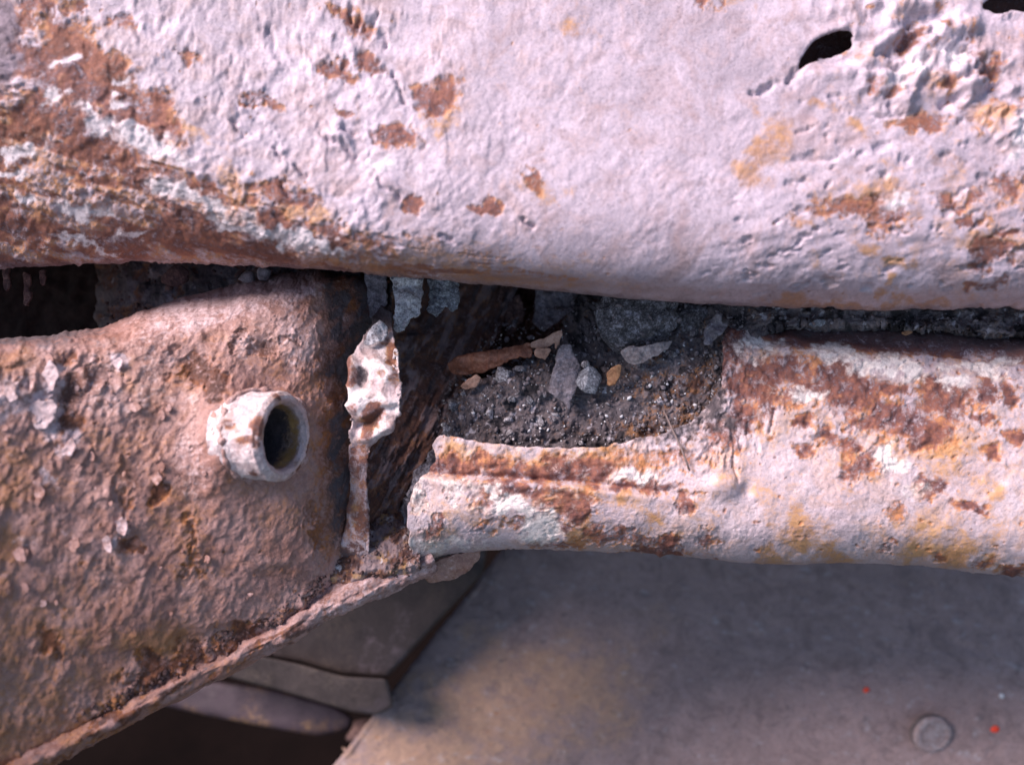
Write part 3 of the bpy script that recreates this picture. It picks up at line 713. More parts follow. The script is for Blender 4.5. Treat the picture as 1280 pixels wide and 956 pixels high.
# torn end of the rail: the crumpled bright flange and its thin edge
TF = [(345, 474, 492, 322), (375, 472, 488, 314), (398, 466, 488, 305), (415, 456, 492, 298), (432, 444, 496, 293), (455, 433, 498, 289), (490, 435, 501, 287), (515, 436, 498, 288), (538, 437, 494, 290),
      (550, 437, 472, 292), (562, 436, 462, 293), (590, 436, 459, 294), (630, 435, 459, 295), (662, 432, 462, 297), (690, 424, 462, 299), (712, 420, 470, 304)]
net = []
for y, a, b, d in TF:
    w = b-a
    net.append([(a-1, y, d+4), (a, y, d+1.5), (a+0.3*w, y, d+0.5), (a+0.65*w, y+1, d-1), (b, y, d-1), (b+1, y, d+1.5)])
def tf_disp(X, Y, p):
    up = sst(560, 540, Y)
    h = (0.3+0.7*up)*(2.6*fbm(pp(X, Y, 34, 20, 30), 1, 221)-2.2*np.abs(fbm(pp(X, Y, 30, 14, 50), 1, 224)))+0.35*fbm(pp(X, Y, 7), 3, 222)
    h -= 3.2*np.exp(-((X-451)/6)**2-((Y-468)/17)**2)                    # the curled ear and its hollow
    h += 1.6*np.exp(-((X-438)/5)**2-((Y-466)/22)**2)
    h -= 2.0*np.exp(-(seg_dist(X, Y, [(446, 536), (462, 528), (480, 512), (494, 510)])/5.0)**2)
    h += 1.5*np.exp(-(seg_dist(X, Y, [(450, 550), (472, 542), (492, 528)])/6.0)**2)
    return h
def tf_mask(X, Y, p):
    n = fbm(pp(X, Y, 14), 4, 223)
    strip = sst(540, 565, Y)
    rust = np.maximum(strip*(0.3+0.6*sst(-.3, .2, n)), blobs(X, Y, [(437, 462, 7, 20), (484, 436, 9, 18), (466, 522, 12, 10), (460, 536, 10, 7), (450, 640, 5, 30, 0, .8), (452, 590, 4, 30, 0, .6), (482, 395, 6, 16), (470, 508, 8, 5), (492, 470, 5, 16, 0, .7), (444, 512, 6, 9, 0, .8), (476, 470, 7, 6, 0, .6)], n, 0.5, 0.3, 1.15, 0.3))
    return rust, blobs(X, Y, [(462, 530, 16, 8), (484, 440, 12, 14), (446, 640, 9, 20, 0, .6)], n, wan=0.3), (1-sst(0.2, 0.6, rust))*sst(405, 425, Y+8*n)*sst(575, 545, Y)*(0.25+0.6*sst(-.2, .3, fbm(pp(X, Y, 22), 3, 226))), 0.85*sst(424, 404, Y+6*n)+blobs(X, Y, [(451, 470, 6, 15)], n, wan=0.2)*0.7+0.5*sst(660, 700, Y+10*n)
sheet('torn_flange', net, 260, 70, M['tube'], rail_l, tf_disp, tf_mask, lambda X, Y: np.minimum(np.minimum(X-np.interp(Y, [t[0] for t in TF], [t[1] for t in TF]), np.interp(Y, [t[0] for t in TF], [t[2] for t in TF])-X)+1.0+np.where(Y < 555, 7, 2)*(fbm(pp(X, Y, 9), 3, 228)), Y-352), 0.7)

# ------------------------------------------------------------------ right rail
rail_r = empty('chassis_rail', P(900, 720, 300), 'pale cream lavender chassis rail with rust spots and a torn open end, right', 'chassis rail')
RX = [470, 520, 560, 640, 760, 830, 900, 960, 1060, 1150, 1280, 1420, 1560]
RB = [730, 706, 692, 685, 688, 692, 698, 703, 702, 706, 719, 730, 742]
RD = [303, 301, 299, 297, 296, 295, 294, 293, 291, 290, 288, 285, 282]
RTP = [404, 404, 404, 404, 404, 402, 398, 398, 403, 408, 417, 425, 433]
net = []
for x, b, d, t in zip(RX, RB, RD, RTP):
    net.append([(x, t+30, d+70), (x, t+2, d+46), (x, t-1, d+22), (x, t+14, d+8), (x, t+44, d+1), (x, t+100, d-4), (x, t+160, d-7), (x, t+215, d-9), (x, b-42, d-8), (x, b-12, d-2), (x, b, d+6), (x, b-6, d+18), (x, b-60, d+48)])
TORN = [(512, 724), (524, 712), (514, 690), (508, 660), (510, 632), (520, 604), (536, 584), (545, 570), (536, 556), (544, 545), (566, 543), (590, 549), (640, 556), (700, 558), (760, 556), (800, 546), (830, 540), (858, 528), (880, 512),
        (900, 486), (904, 450), (902, 424), (912, 404), (935, 396), (960, 380), (1000, 340), (1700, 340), (1700, 900), (512, 900)]
def right_disp(X, Y, p):
    h = 0.6*fbm(pp(X, Y, 110), 3, 303)+0.28*fbm(pp(X, Y, 20), 4, 304)
    f1, f2, cr, ox, oy = worley(X, Y, 12, 305)
    h += 0.14*(1-f1)*cr
    # the stepped crease near the torn end
    cl = np.interp(X, [500, 560, 640, 720, 800, 880], [585, 594, 597, 602, 612, 622])
    ed = sst(900, 760, X)
    h -= ed*1.6*sst(3, -5, Y-cl)
    h -= ed*(2.6*np.exp(-((Y-cl)/4.5)**2))
    h += ed*0.7*np.exp(-((Y-cl-9)/6)**2)
    h += ed*sst(2, -6, Y-cl)*1.0*fbm(pp(X, Y, 14, 8), 3, 307)
    # rust blisters and chipped paint
    bl = blobs(X, Y, RUST, fbm(pp(X, Y, 20), 4, 371), 0.5, 0.35)
    h += bl*(0.25+1.1*fbm(pp(X, Y, 11), 3, 308))
    h += 2.6*np.exp(-((X-902)/26)**2-((Y-606)/16)**2)-1.8*np.exp(-((X-933)/9)**2-((Y-612)/12)**2)
    h -= 1.0*np.exp(-(seg_dist(X, Y, [(968, 512), (966, 524), (962, 540)])/2.0)**2)
    h -= 0.8*np.exp(-(seg_dist(X, Y, [(918, 556), (916, 580), (922, 600)])/2.2)**2)
    h -= 1.2*np.exp(-(seg_dist(X, Y, [(950, 405), (1060, 420), (1180, 436), (1290, 452)])/9.0)**2)
    h += 0.8*np.exp(-(seg_dist(X, Y, [(980, 440), (1060, 452), (1180, 470), (1290, 486)])/14.0)**2)
    # heaped dirt bonded to the torn corner
    dz = blobs(X, Y, [(850, 540, 62, 36, 15), (890, 560, 36, 22), (905, 480, 22, 60)], fbm(pp(X, Y, 22), 3, 309), 0.5, 0.5)
    h += dz*(0.5+1.6*fbm(pp(X, Y, 9), 4, 310))
    return h
RUST = [(920, 430, 16, 28), (940, 470, 36, 18, -10), (985, 455, 20, 16), (930, 490, 30, 18), (975, 468, 24, 14), (995, 498, 12, 12), (1040, 485, 40, 22, -25), (1065, 478, 26, 20), (1030, 470, 18, 10, -20), (1120, 488, 18, 9), (1160, 480, 14, 10),
        (1180, 490, 34, 8), (1235, 475, 13, 20), (1265, 490, 12, 16), (1105, 520, 30, 14, -10), (1150, 530, 38, 18, 15), (1175, 510, 30, 16, 10), (1155, 545, 24, 10), (1085, 522, 16, 8), (1225, 522, 12, 6), (1195, 506, 10, 10), (1080, 578, 18, 15, 30),
        (1175, 612, 18, 12), (1155, 604, 12, 7), (1072, 552, 12, 7), (1040, 548, 14, 8), (1005, 562, 8, 5), (1008, 532, 10, 6), (1270, 545, 20, 8), (1212, 635, 18, 5), (1240, 560, 10, 8), (1115, 640, 12, 8, 0, .6),
        (590, 580, 60, 12), (680, 588, 70, 14), (735, 592, 30, 10), (640, 612, 50, 10), (690, 628, 40, 11, 0, .8), (610, 622, 12, 16, 0, .8), (725, 632, 16, 14), (700, 660, 10, 8), (768, 676, 44, 7, 0, .75), (745, 660, 10, 12, 0, .8), (700, 684, 34, 4, 0, .7), (785, 665, 18, 7, 0, .7),
        (520, 620, 8, 14), (545, 655, 8, 12), (788, 612, 12, 5), (833, 678, 16, 7), (858, 630, 9, 10), (880, 672, 14, 12, 0, .8), (815, 610, 26, 5), (820, 690, 30, 6), (640, 655, 16, 6, 0, .7), (605, 660, 14, 7, 0, .7),
        (820, 575, 60, 14, 0, .6), (930, 520, 18, 26), (905, 540, 22, 20, 0, .8), (950, 408, 26, 10), (1230, 700, 10, 5, 0, .7), (1266, 716, 14, 6), (1170, 694, 8, 6, 0, .8), (1110, 684, 8, 6, 0, .8)]
def right_mask(X, Y, p):
    n = fbm(pp(X, Y, 20), 4, 371); n3 = fbm(pp(X, Y, 9), 3, 375)
    rust = blobs(X, Y, RUST, 0.8*n+0.5*n3, 0.5, 0.35, 1.22, 0.7)
    rust = np.maximum(rust, blobs(X, Y, [(945, 478, 60, 34, -12), (925, 430, 20, 34), (1045, 488, 50, 26, -20), (1150, 520, 60, 32, 0, .85)], n, 0.5, 0.5, 1.0, 0.6)*sst(-0.35, 0.15, n3+0.3*n))
    ochre = blobs(X, Y, [(1180, 686, 50, 24, 0), (1150, 690, 30, 14), (1045, 683, 24, 16), (995, 660, 20, 26, 20), (965, 694, 14, 12, 0, .8), (822, 644, 18, 12), (786, 630, 14, 9), (890, 645, 16, 12, 0, .7), (730, 665, 22, 28), (960, 490, 14, 10), (1040, 538, 14, 9), (1066, 562, 12, 6), (985, 445, 30, 14, 0, .7),
                         (1180, 556, 26, 20), (1160, 548, 40, 20, 0, .8), (1200, 590, 40, 20, 0, .7), (1250, 612, 14, 9, 0, .8), (1122, 566, 12, 8), (690, 616, 70, 16), (660, 575, 110, 16), (556, 680, 14, 10), (1060, 440, 100, 12, -8, .55), (570, 560, 30, 12), (760, 575, 60, 14), (570, 645, 40, 30, 0, .5), (1240, 640, 20, 10, 0, .6),
                         (1140, 655, 50, 16, 0, .5), (900, 600, 24, 16, 0, .6), (1010, 660, 30, 20, 0, .5)], n, 0.5, 0.5)
    pale = blobs(X, Y, [(955, 432, 26, 16), (1090, 455, 75, 12, -10, .9), (1040, 444, 30, 10, 0, .8), (640, 636, 34, 16, -15, .9), (672, 664, 26, 16), (1110, 576, 26, 13, -10), (1010, 500, 22, 12, -20, .9), (1195, 478, 20, 7), (1230, 456, 60, 9, 0, .8), (580, 610, 26, 14, 0, .7),
                        (520, 600, 14, 50, 0, .6), (560, 680, 60, 12, 0, .6), (1140, 610, 40, 10, 0, .4), (795, 598, 30, 8, 0, .6)], n, 0.5, 0.4)  # pale paint spots, with blown-out highlights painted in
    rust = np.maximum(rust, 0.85*specks(X, Y, 13, 377, 0.5*sst(620, 480, Y)*sst(960, 1010, X)+0.10)); rust = np.maximum(rust, 0.8*specks(X, Y, 20, 378, 0.24))
    ochre = np.maximum(ochre, 0.55*blobs(X, Y, RUST, n, 0.5, 0.6, 1.5)); ochre = np.maximum(ochre, 0.30*sst(0, 0.4, fbm(pp(X, Y, 80), 3, 379)))
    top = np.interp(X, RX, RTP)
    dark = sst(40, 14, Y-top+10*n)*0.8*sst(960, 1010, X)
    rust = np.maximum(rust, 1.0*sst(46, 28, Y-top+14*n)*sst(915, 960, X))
    grime_shade = np.maximum(dark*0.6, blobs(X, Y, [(862, 524, 40, 22, 20), (890, 500, 20, 30), (900, 530, 18, 14), (850, 550, 44, 14, 0, .7)], n, 0.6, 0.5)*0.8)
    return rust, ochre, pale, grime_shade
sheet('rail_wall', net, 620, 330, M['right'], rail_r, right_disp, right_mask, lambda X, Y: poly_sd(X, Y, TORN)+3.6*fbm(pp(X, Y, 8), 3, 311), 1.1, etch=lambda X, Y: 0.40*(0.55+0.45*sst(640, 520, Y)))
# bent tab of the lower flange
flake('bent_tab', [(520, 716), (545, 700), (575, 690), (604, 684), (600, 700), (584, 716), (560, 727), (535, 728)], 308, M['left'], rail_r, tilt=(0.05, 0.10), curl=2.0, thick=1.2, wob=0.15, seed=330,
      mask=lambda X, Y, p: (0.2*sst(0, .4, fbm(pp(X, Y, 16), 3, 331)), 0.45, 0.3, 0))

# ------------------------------------------------------------------ the rusted-through cavity between the rails
cav = empty('corroded_box_section', P(560, 700, 340), 'dark scaled rusty inside of the box section between the two rails', 'box section')
net = []
for x, dt in [(405, 326), (450, 340), (500, 352), (560, 366), (620, 372), (680, 362), (740, 348), (800, 344)]:
    net.append([(x, 290, dt+6), (x, 340, dt), (x-6, 400, dt), (x-12, 470, dt+2), (x-16, 540, dt), (x-20, 610, dt-4), (x-24, 700, dt-12), (x-28, 760, dt-14)])
def cav_disp(X, Y, p):
    h = 2.2*fbm(pp(X, Y, 60), 3, 401)+1.6*fbm(pp(X, Y, 40, 10, -62), 4, 402)+0.7*fbm(pp(X, Y, 10, 5, -62), 3, 403)
    f1, f2, cr, ox, oy = worley(X, Y, 26, 404, 13, -62)
    return h+1.5*cr*sst(0.02, 0.15, f2-f1)
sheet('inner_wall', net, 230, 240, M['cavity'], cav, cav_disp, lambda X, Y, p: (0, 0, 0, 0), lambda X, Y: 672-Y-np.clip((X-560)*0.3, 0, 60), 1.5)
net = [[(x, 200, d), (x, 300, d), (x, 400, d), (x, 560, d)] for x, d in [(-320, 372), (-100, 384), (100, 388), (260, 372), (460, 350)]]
sheet('gap_shade_sheet', net, 160, 70, M['gap_shade'], cav, cav_disp, lambda X, Y, p: (0, 0, 0, 0), None, 1.5)  # added dark sheet behind the left gap, standing in for its shade
# bulkhead strip beside the torn edge
net = []
for y, a, b in [(350, 470, 640), (400, 470, 620), (440, 465, 600), (485, 458, 578), (535, 450, 552), (570, 450, 537), (610, 448, 524), (650, 446, 514), (700, 440, 505)]:
    k = 30*float(np.clip((600-y)/220, 0, 1))**1.2
    net.append([(a-6, y, 308+k), (a+6, y, 305+k), ((a+b)/2, y, 311+k), (b-8, y, 317+k), (b+10, y, 319+k)])
sheet('bulkhead', net, 230, 100, M['bulkhead'], cav, lambda X, Y, p: 2.0*fbm(pp(X, Y, 44, 9, -62), 3, 411)+1.0*fbm(pp(X, Y, 9), 3, 412),
      lambda X, Y, p: (0.95*sst(-0.4, 0.05, fbm(pp(X, Y, 30, 8, -62), 3, 413)), 0, 0, 0.6*sst(0, .4, fbm(pp(X, Y, 25, 8, -62), 3, 415))), None, 1.2)
# scaly grey sheet high in the cavity, right
flake('rust_scale', [(664, 352), (720, 352), (728, 380), (700, 402), (680, 416), (664, 404), (668, 380)], 338, M['greyflake'], cav, tilt=(-0.05, -0.04), curl=1.5, wob=1.4, seed=420)
flake('rust_scale', [(636, 372), (650, 366), (658, 392), (646, 414), (634, 420), (630, 398)], 346, M['rustcrumb'], cav, tilt=(-0.05, -0.02), wob=1.2, seed=421)
flake('rust_scale', [(604, 382), (614, 380), (618, 392), (608, 396)], 350, M['palestone'], cav, tilt=(-0.05, -0.02), wob=0.6, seed=422)
flake('rust_scale', [(454, 338), (484, 336), (484, 380), (474, 402), (462, 398), (458, 376)], 312, M['greyflake'], cav, tilt=(-0.04, -0.02), wob=1.0, seed=423)
for i, (x, y) in enumerate([(590, 402), (574, 392), (620, 410), (650, 430), (540, 410), (520, 430), (560, 425), (600, 366), (625, 366)]):
    flake('rust_scale', [(x-7, y-12), (x+5, y-16), (x+9, y-2), (x+1, y+16), (x-7, y+8)], 352-i % 3*4, M['cavity'], cav, tilt=(-0.1, -0.05), curl=2, wob=1.0, seed=430+i)

# heaped rust where the rails meet at the bottom
net = []
for x, t, b in [(400, 672, 772), (425, 660, 758), (450, 652, 748), (480, 648, 738), (505, 655, 726), (525, 668, 716)]:
    net.append([(x, t-14, 318), (x, t, 309), (x, t+(b-t)*0.4, 300), (x, t+(b-t)*0.75, 297), (x, b, 304)])
_, crust = sheet('rust_crust', net, 130, 100, M['bulkhead'], rail_l, lambda X, Y, p: 2.2*fbm(pp(X, Y, 20, 13, -30), 4, 451)+1.3*np.abs(fbm(pp(X, Y, 7), 3, 452)),
      lambda X, Y, p: (sst(-.2, .3, fbm(pp(X, Y, 16), 3, 453)), 0.6*sst(0.0, .4, fbm(pp(X, Y, 12), 3, 454)), 0.6*sst(.25, .5, fbm(pp(X, Y, 9), 3, 455)), 0), None, 1.0)

# ------------------------------------------------------------------ packed dirt
net = []
for x, dt, dm, db in [(505, 345, 316, 303), (545, 345, 315, 302), (590, 348, 314, 306), (650, 346, 310, 304), (720, 332, 309, 304), (800, 318, 305, 300), (870, 314, 301, 297), (940, 306, 301, 298), (1060, 305, 300, 297),
                      (1180, 303, 298, 295), (1300, 300, 296, 293), (1440, 304, 300, 297), (1560, 302, 298, 296)]:
    r = float(np.clip((x-900)/60, 0, 1)); l = float(np.clip((620-x)/110, 0, 1))
    ys = np.array([345, 385, 425, 470, 515, 570, 640])*(1-r)+np.array([350, 375, 392, 408, 425, 445, 470])*r
    ys = ys*(1-r)+r*(np.array([338, 358, 372, 383, 392, 401, 414])+np.interp(x, [930, 1280, 1560], [0, 18, 34]))
    ys = ys+l*np.array([120, 120, 110, 90, 70, 60, 70])
    ds = [dt+10, dt, (dt+dm)/2-1, dm, (dm+db)/2, db+2, db+16]
    net.append([(x, y, d) for y, d in zip(ys, ds)])
def dirt_disp(X, Y, p):
    h = 1.8*fbm(pp(X, Y, 50), 3, 501)+2.4*fbm(pp(X, Y, 15), 4, 502)-1.2*np.abs(fbm(pp(X, Y, 12), 3, 511))+1.1*fbm(pp(X, Y, 6), 3, 503)
    f1, f2, cr, ox, oy = worley(X, Y, 11, 504)
    return h+1.0*cr*(1-f1)*(cr > 0.4)
def dirt_mask(X, Y, p):
    n = fbm(pp(X, Y, 18), 4, 505)
    brown = blobs(X, Y, [(870, 500, 60, 50), (840, 540, 60, 22)], n, .5, .5)
    wedge = sst(575, 545, X)  # wedge of dusty dirt painted paler to make up for its shade
    return 0.55*brown+0.5*sst(0.3, .5, fbm(pp(X, Y, 12), 3, 508)), 0.3*brown, np.maximum(0.5*wedge, 0.8*sst(0.28, 0.5, fbm(pp(X, Y, 9), 3, 506))), (1-wedge)*0.75*sst(0.05, 0.4, fbm(pp(X, Y, 22), 3, 507))
dirt, G = sheet('packed_dirt', net, 560, 170, M['dirt'], None, dirt_disp, dirt_mask, lambda X, Y: poly_sd(X, Y, [(486, 720), (498, 640), (545, 552), (572, 492), (600, 474), (668, 444), (700, 418), (722, 380), (734, 330), (1700, 300), (1700, 760), (486, 760)])+9*fbm(pp(X, Y, 18), 3, 509), 2.0)
tag(dirt, 'dark grey packed dirt filling the gap behind the right rail', 'dirt', kind='stuff')

def crumbs(name, grid, n, cond, rad, mat, seed, parent=None):
    """loose crumbs lying on a crust, too many to count: one mesh"""
    r = np.random.default_rng(seed)
    ok = np.argwhere(cond(grid['px'], grid['py']))
    pick = ok[r.integers(0, len(ok), n)]
    vs, fs, o = [], [], 0
    kinds = [lump_verts(1, (1, 1, 1), 0.7, seed*31+q, 0.6) for q in range(24)]
    for k, (i, j) in enumerate(pick):
        R = rad[0]*(rad[1]/rad[0])**(r.random()**2)
        v, f = kinds[int(r.integers(0, 24))]; v = v*(R*r.uniform(0.35, 1.5, 3))
        v = v@rotm(*r.uniform(0, 6, 3)).T/1000
        vs.append(grid['pos'][i, j]+grid['n'][i, j]*R*0.0003+v); fs.append(f+o); o += len(v)
    return link(name, np.concatenate(vs), np.concatenate(fs), mat, parent, smooth=False)
tag(crumbs('dirt_crumbs', G, 1500, lambda X, Y: (X > 545) & (X < 930) & (Y > 380) & (Y < 575), (0.35, 1.5), M['crumb'], 61), 'loose grey crumbs scattered over the packed dirt', 'crumbs', kind='stuff')
tag(crumbs('dirt_crumbs', G, 330, lambda X, Y: (X > 900) & (X < 1400) & (Y > 378) & (Y < 430), (0.3, 1.2), M['crumb'], 62), 'loose grey crumbs in the narrow slot under the upper beam', 'crumbs', kind='stuff')
tag(crumbs('dirt_crumbs', G, 520, lambda X, Y: (X > 550) & (X < 900) & (Y > 440) & (Y < 575), (0.3, 1.2), M['pebble'], 65), 'pale grit scattered through the dirt heap', 'grit', kind='stuff')
tag(crumbs('dirt_crumbs', G, 240, lambda X, Y: (X > 550) & (X < 880) & (Y > 400) & (Y < 565), (0.3, 1.0), M['grit'], 69), 'bright silvery flecks of grit in the dirt heap', 'grit', kind='stuff')
o = crumbs('rust_crumbs', GL, 520, lambda X, Y: (np.abs(np.interp(X, LX, LB)-Y-36+10*fbm(pp(X, Y, 40), 2, 66)) < 16+10*fbm(pp(X, Y, 30), 2, 67)) & (X > 90) & (X < 440), (0.3, 1.3), M['rustcrumb'], 66, rail_l); o['kind'] = 'stuff'
o = crumbs('rust_crumbs', crust, 260, lambda X, Y: (Y > 650) & (Y < 750), (0.35, 1.3), M['rustcrumb'], 63, rail_l); o['kind'] = 'stuff'

# dirt in the gap at the left, behind the left rail
net = []
for x, y0, y1, d in [(120, 345, 470, 352), (150, 332, 455, 340), (200, 318, 440, 334), (260, 312, 425, 330), (320, 312, 410, 326), (380, 318, 400, 324), (450, 325, 395, 322)]:
    net.append([(x, y0-30, d+16), (x, y0, d+6), (x, y0+(y1-y0)*0.4, d), (x, y0+(y1-y0)*0.7, d-4), (x, y1, d-4)])
dirt2, G2 = sheet('packed_dirt', net, 230, 110, M['dirt'], None, lambda X, Y, p: 2.2*fbm(pp(X, Y, 34), 3, 521)+1.8*fbm(pp(X, Y, 12), 4, 522),
      lambda X, Y, p: (0.75*sst(-.1, .3, fbm(pp(X, Y, 22), 3, 523)), 0, 0.5*sst(.3, .5, fbm(pp(X, Y, 10), 3, 524)), 0.6*sst(0, .4, fbm(pp(X, Y, 20), 3, 525))), None, 2.0)
tag(dirt2, 'brown crusted dirt wedged between upper beam and left rail', 'dirt', kind='stuff')
tag(crumbs('dirt_crumbs', G2, 260, lambda X, Y: (X > 130) & (X < 430) & (Y > 315), (0.4, 1.6), M['rustcrumb'], 64), 'loose brown crumbs on the dirt above the left rail', 'crumbs', kind='stuff')

# ------------------------------------------------------------------ clods, stones, flakes and leaves lying in the cavity
def one(o, label, cat, group=None): return tag(o, label, cat, group)
one(lump('dirt_clod', 790, 408, 306, (15.5, 11.5, 7), M['clod'], 0.55, 11, 5, (0.2, 0.1, -0.1), 0.35, 2.6), 'large dark grey clay clod with pale top tucked under the beam', 'clod')
one(lump('dirt_clod', 862, 402, 312, (7, 8, 5), M['clod'], 0.4, 12, 3, (0, 0, 0.6), 0.3), 'dark grey clod right of the largest clod', 'clod')
one(flake('stone_chip', [(774, 440), (784, 431), (800, 432), (822, 428), (842, 424), (838, 434), (820, 446), (800, 456), (784, 456)], 298, M['palestone'], None, (0.02, 0.03), 1.6, 2.2, 0.5, 610), 'pale pinkish teardrop stone chip below the large clod', 'stone')
one(flake('leaf_scrap', [(757, 464), (768, 455), (779, 456), (776, 470), (770, 482), (758, 484)], 298.5, M['leaforange'], None, (-0.05, 0.05), 0.8, 0.4, 0.4, 611), 'small orange leaf scrap under the pale stone chip', 'leaf')
one(flake('grey_flake', [(700, 428), (712, 430), (722, 448), (730, 470), (718, 492), (712, 516), (704, 504), (694, 496), (684, 492), (688, 472), (694, 450)], 301, M['greyflake'], None, (0.02, -0.03), 1.2, 0.8, 0.6, 612), 'flat lavender grey flake standing between leaf and blue grey pebble', 'flake')
one(lump('pebble', 737, 476, 300, (4.0, 5.2, 3), M['bluestone'], 0.5, 13, 4, (0, 0, 0.3), 0.5, 2.4), 'rounded blue grey pebble right of the flat lavender flake', 'pebble')
one(lump('pebble', 732, 455, 300, (1.6, 1.6, 1.4), M['pebble'], 0.3, 14, 2, facet=0.3), 'tiny pink white pebble atop the blue grey pebble', 'pebble')
# the curled leaf: a brown blade rolled along its length, with a torn tan tip
def leaf_fold(X, Y): return 1.6*np.exp(-((Y-(452-0.11*(X-585)))/9)**2)
lf = empty('dry_leaf', P(640, 470, 312), 'curled dry brown leaf lying at the cavity mouth', 'leaf')
flake('blade', [(560, 452), (575, 444), (592, 439), (620, 437), (648, 431), (664, 427), (668, 438), (664, 448), (650, 447), (636, 453), (622, 459), (606, 466), (584, 470), (564, 468)], 314, M['leaf'], lf, (-0.10, 0.02), 1.0, 0.4, 0.5, 613, fold=leaf_fold)
flake('torn_tip', [(662, 428), (680, 421), (694, 414), (705, 410), (704, 420), (697, 436), (692, 438), (694, 428), (684, 434), (678, 436), (664, 436)], 306, M['leafpale'], lf, (-0.08, 0.0), 0.6, 0.4, 0.3, 614)
flake('folded_scrap', [(664, 436), (676, 434), (691, 436), (686, 446), (680, 452), (668, 446)], 304.5, M['leafpale'], lf, (0.0, 0.08), 0.6, 0.4, 0.3, 615)
one(flake('leaf_scrap', [(570, 486), (582, 474), (596, 468), (602, 472), (598, 484), (584, 488)], 309, M['leafpale'], None, (-0.05, 0.05), 0.8, 0.4, 0.4, 616), 'small pinkish tan leaf scrap left below the curled brown leaf', 'leaf')
WP = [(630, 470, 3.2, 3.6, 'white pebble just under the curled brown leaf'), (569, 508, 3.0, 3.0, 'chalky white pebble at the left edge of the dirt'), (559, 538, 3.6, 1.8, 'flat white pebble touching the torn rail corner'),
      (675, 528, 3.0, 2.6, 'white pebble low in the dirt, just above the rail crease'), (696, 519, 2.0, 2.4, 'small white pebble below the tip of the lavender flake'), (614, 517, 1.8, 2.4, 'small white pebble left of centre in the dirt heap'),
      (637, 526, 1.8, 1.8, 'small pale lavender pebble in the middle of the dirt heap'), (640, 497, 1.8, 1.4, 'tiny pale pebble between the leaf and the dirt heap'), (637, 541, 1.4, 1.4, 'tiny pale pebble low in the dirt near the crease'),
      (841, 444, 1.6, 1.6, 'tiny greenish white pebble right of the pale stone chip'), (652, 461, 2.6, 1.3, 'small grey white pebble under the leaf tip'), (662, 500, 1.8, 1.6, 'tiny tan white pebble left of the lavender flake')]
for i, (x, y, a, b, lab) in enumerate(WP):
    i0 = np.argmin((G['px']-x)**2+(G['py']-y)**2); p = G['pos'].reshape(-1, 3)[i0]; d = float((p-CAM)@FW)*1000
    one(lump('pebble', x, y, d-0.3, (a*1.1, b*1.1, min(a, b)), M['pebble'], 0.6, 700+i, 3, (random.uniform(-.4, .4), random.uniform(-.4, .4), random.uniform(-.8, .8)), 0.7, 2.2), lab, 'pebble')
one(flake('whitish_flake', [(880, 412), (888, 398), (896, 390), (902, 396), (904, 404), (912, 402), (908, 414), (896, 424), (888, 434), (878, 430)], 297, M['greyflake'], None, (0.0, -0.04), 1.2, 0.6, 1.0, 617), 'forked pale lavender flake at the torn corner of the right rail', 'flake')
one(flake('white_scale', [(487, 338), (500, 334), (530, 338), (529, 372), (524, 394), (514, 398), (504, 414), (494, 418), (490, 404), (494, 384)], 305, M['whiteflake'], None, (0.0, -0.03), 1.0, 0.8, 1.3, 618), 'chalky white scale hanging under the beam edge', 'scale')
one(flake('white_scale', [(532, 340), (548, 338), (572, 342), (576, 380), (568, 390), (558, 384), (546, 398), (536, 392)], 312, M['bluestone'], None, (-0.02, -0.03), 1.0, 0.8, 1.3, 619), 'bluish white scale right of the chalky one under the beam', 'scale')
one(flake('white_scale', [(457, 416), (464, 406), (474, 398), (484, 404), (486, 420), (474, 428), (462, 432), (454, 430)], 293, M['whiteflake'], None, (0.0, -0.03), 1.0, 0.6, 1.0, 620), 'grey white scale perched on top of the torn flange', 'scale')
for i, (x, y, w, lab) in enumerate([(998, 400, 16, 'leftmost bluish white chip in the slot above the right rail'), (1022, 404, 13, 'second bluish white chip in the slot above the right rail'), (1052, 405, 11, 'third bluish white chip in the slot above the right rail')]):
    one(flake('white_chip', [(x-w, y-1), (x-w*0.3, y-5), (x+w*0.8, y-4), (x+w, y+3), (x, y+5), (x-w*0.8, y+5)], 299-i, M['bluestone'], None, (0, -0.08), 0.5, 0.8, 0.8, 630+i), lab, 'chip')
one(flake('leaf_scrap', [(1122, 414), (1140, 411), (1146, 417), (1130, 421)], 293, M['leaforange'], None, (0, -0.05), 0.4, 0.4, 0.3, 640), 'tiny ochre scrap in the slot at the right', 'leaf')
one(lump('dirt_clod', 310, 347, 318, (3.2, 3.6, 2.4), M['palestone'], 0.35, 15, 3, (0, 0, 0.4), 0.4), 'dusty pinkish clod above the left rail, left of two', 'clod')
one(lump('dirt_clod', 329, 342, 316, (3.0, 2.8, 2.2), M['palestone'], 0.35, 16, 3, (0, 0, -0.5), 0.4), 'dusty pinkish clod above the left rail, right of two', 'clod')
one(lump('dirt_clod', 220, 345, 326, (6, 3.6, 3), M['rustcrumb'], 0.4, 17, 3, (0, 0, 0.2), 0.3), 'dark brown clod deep in the gap above the left rail', 'clod')

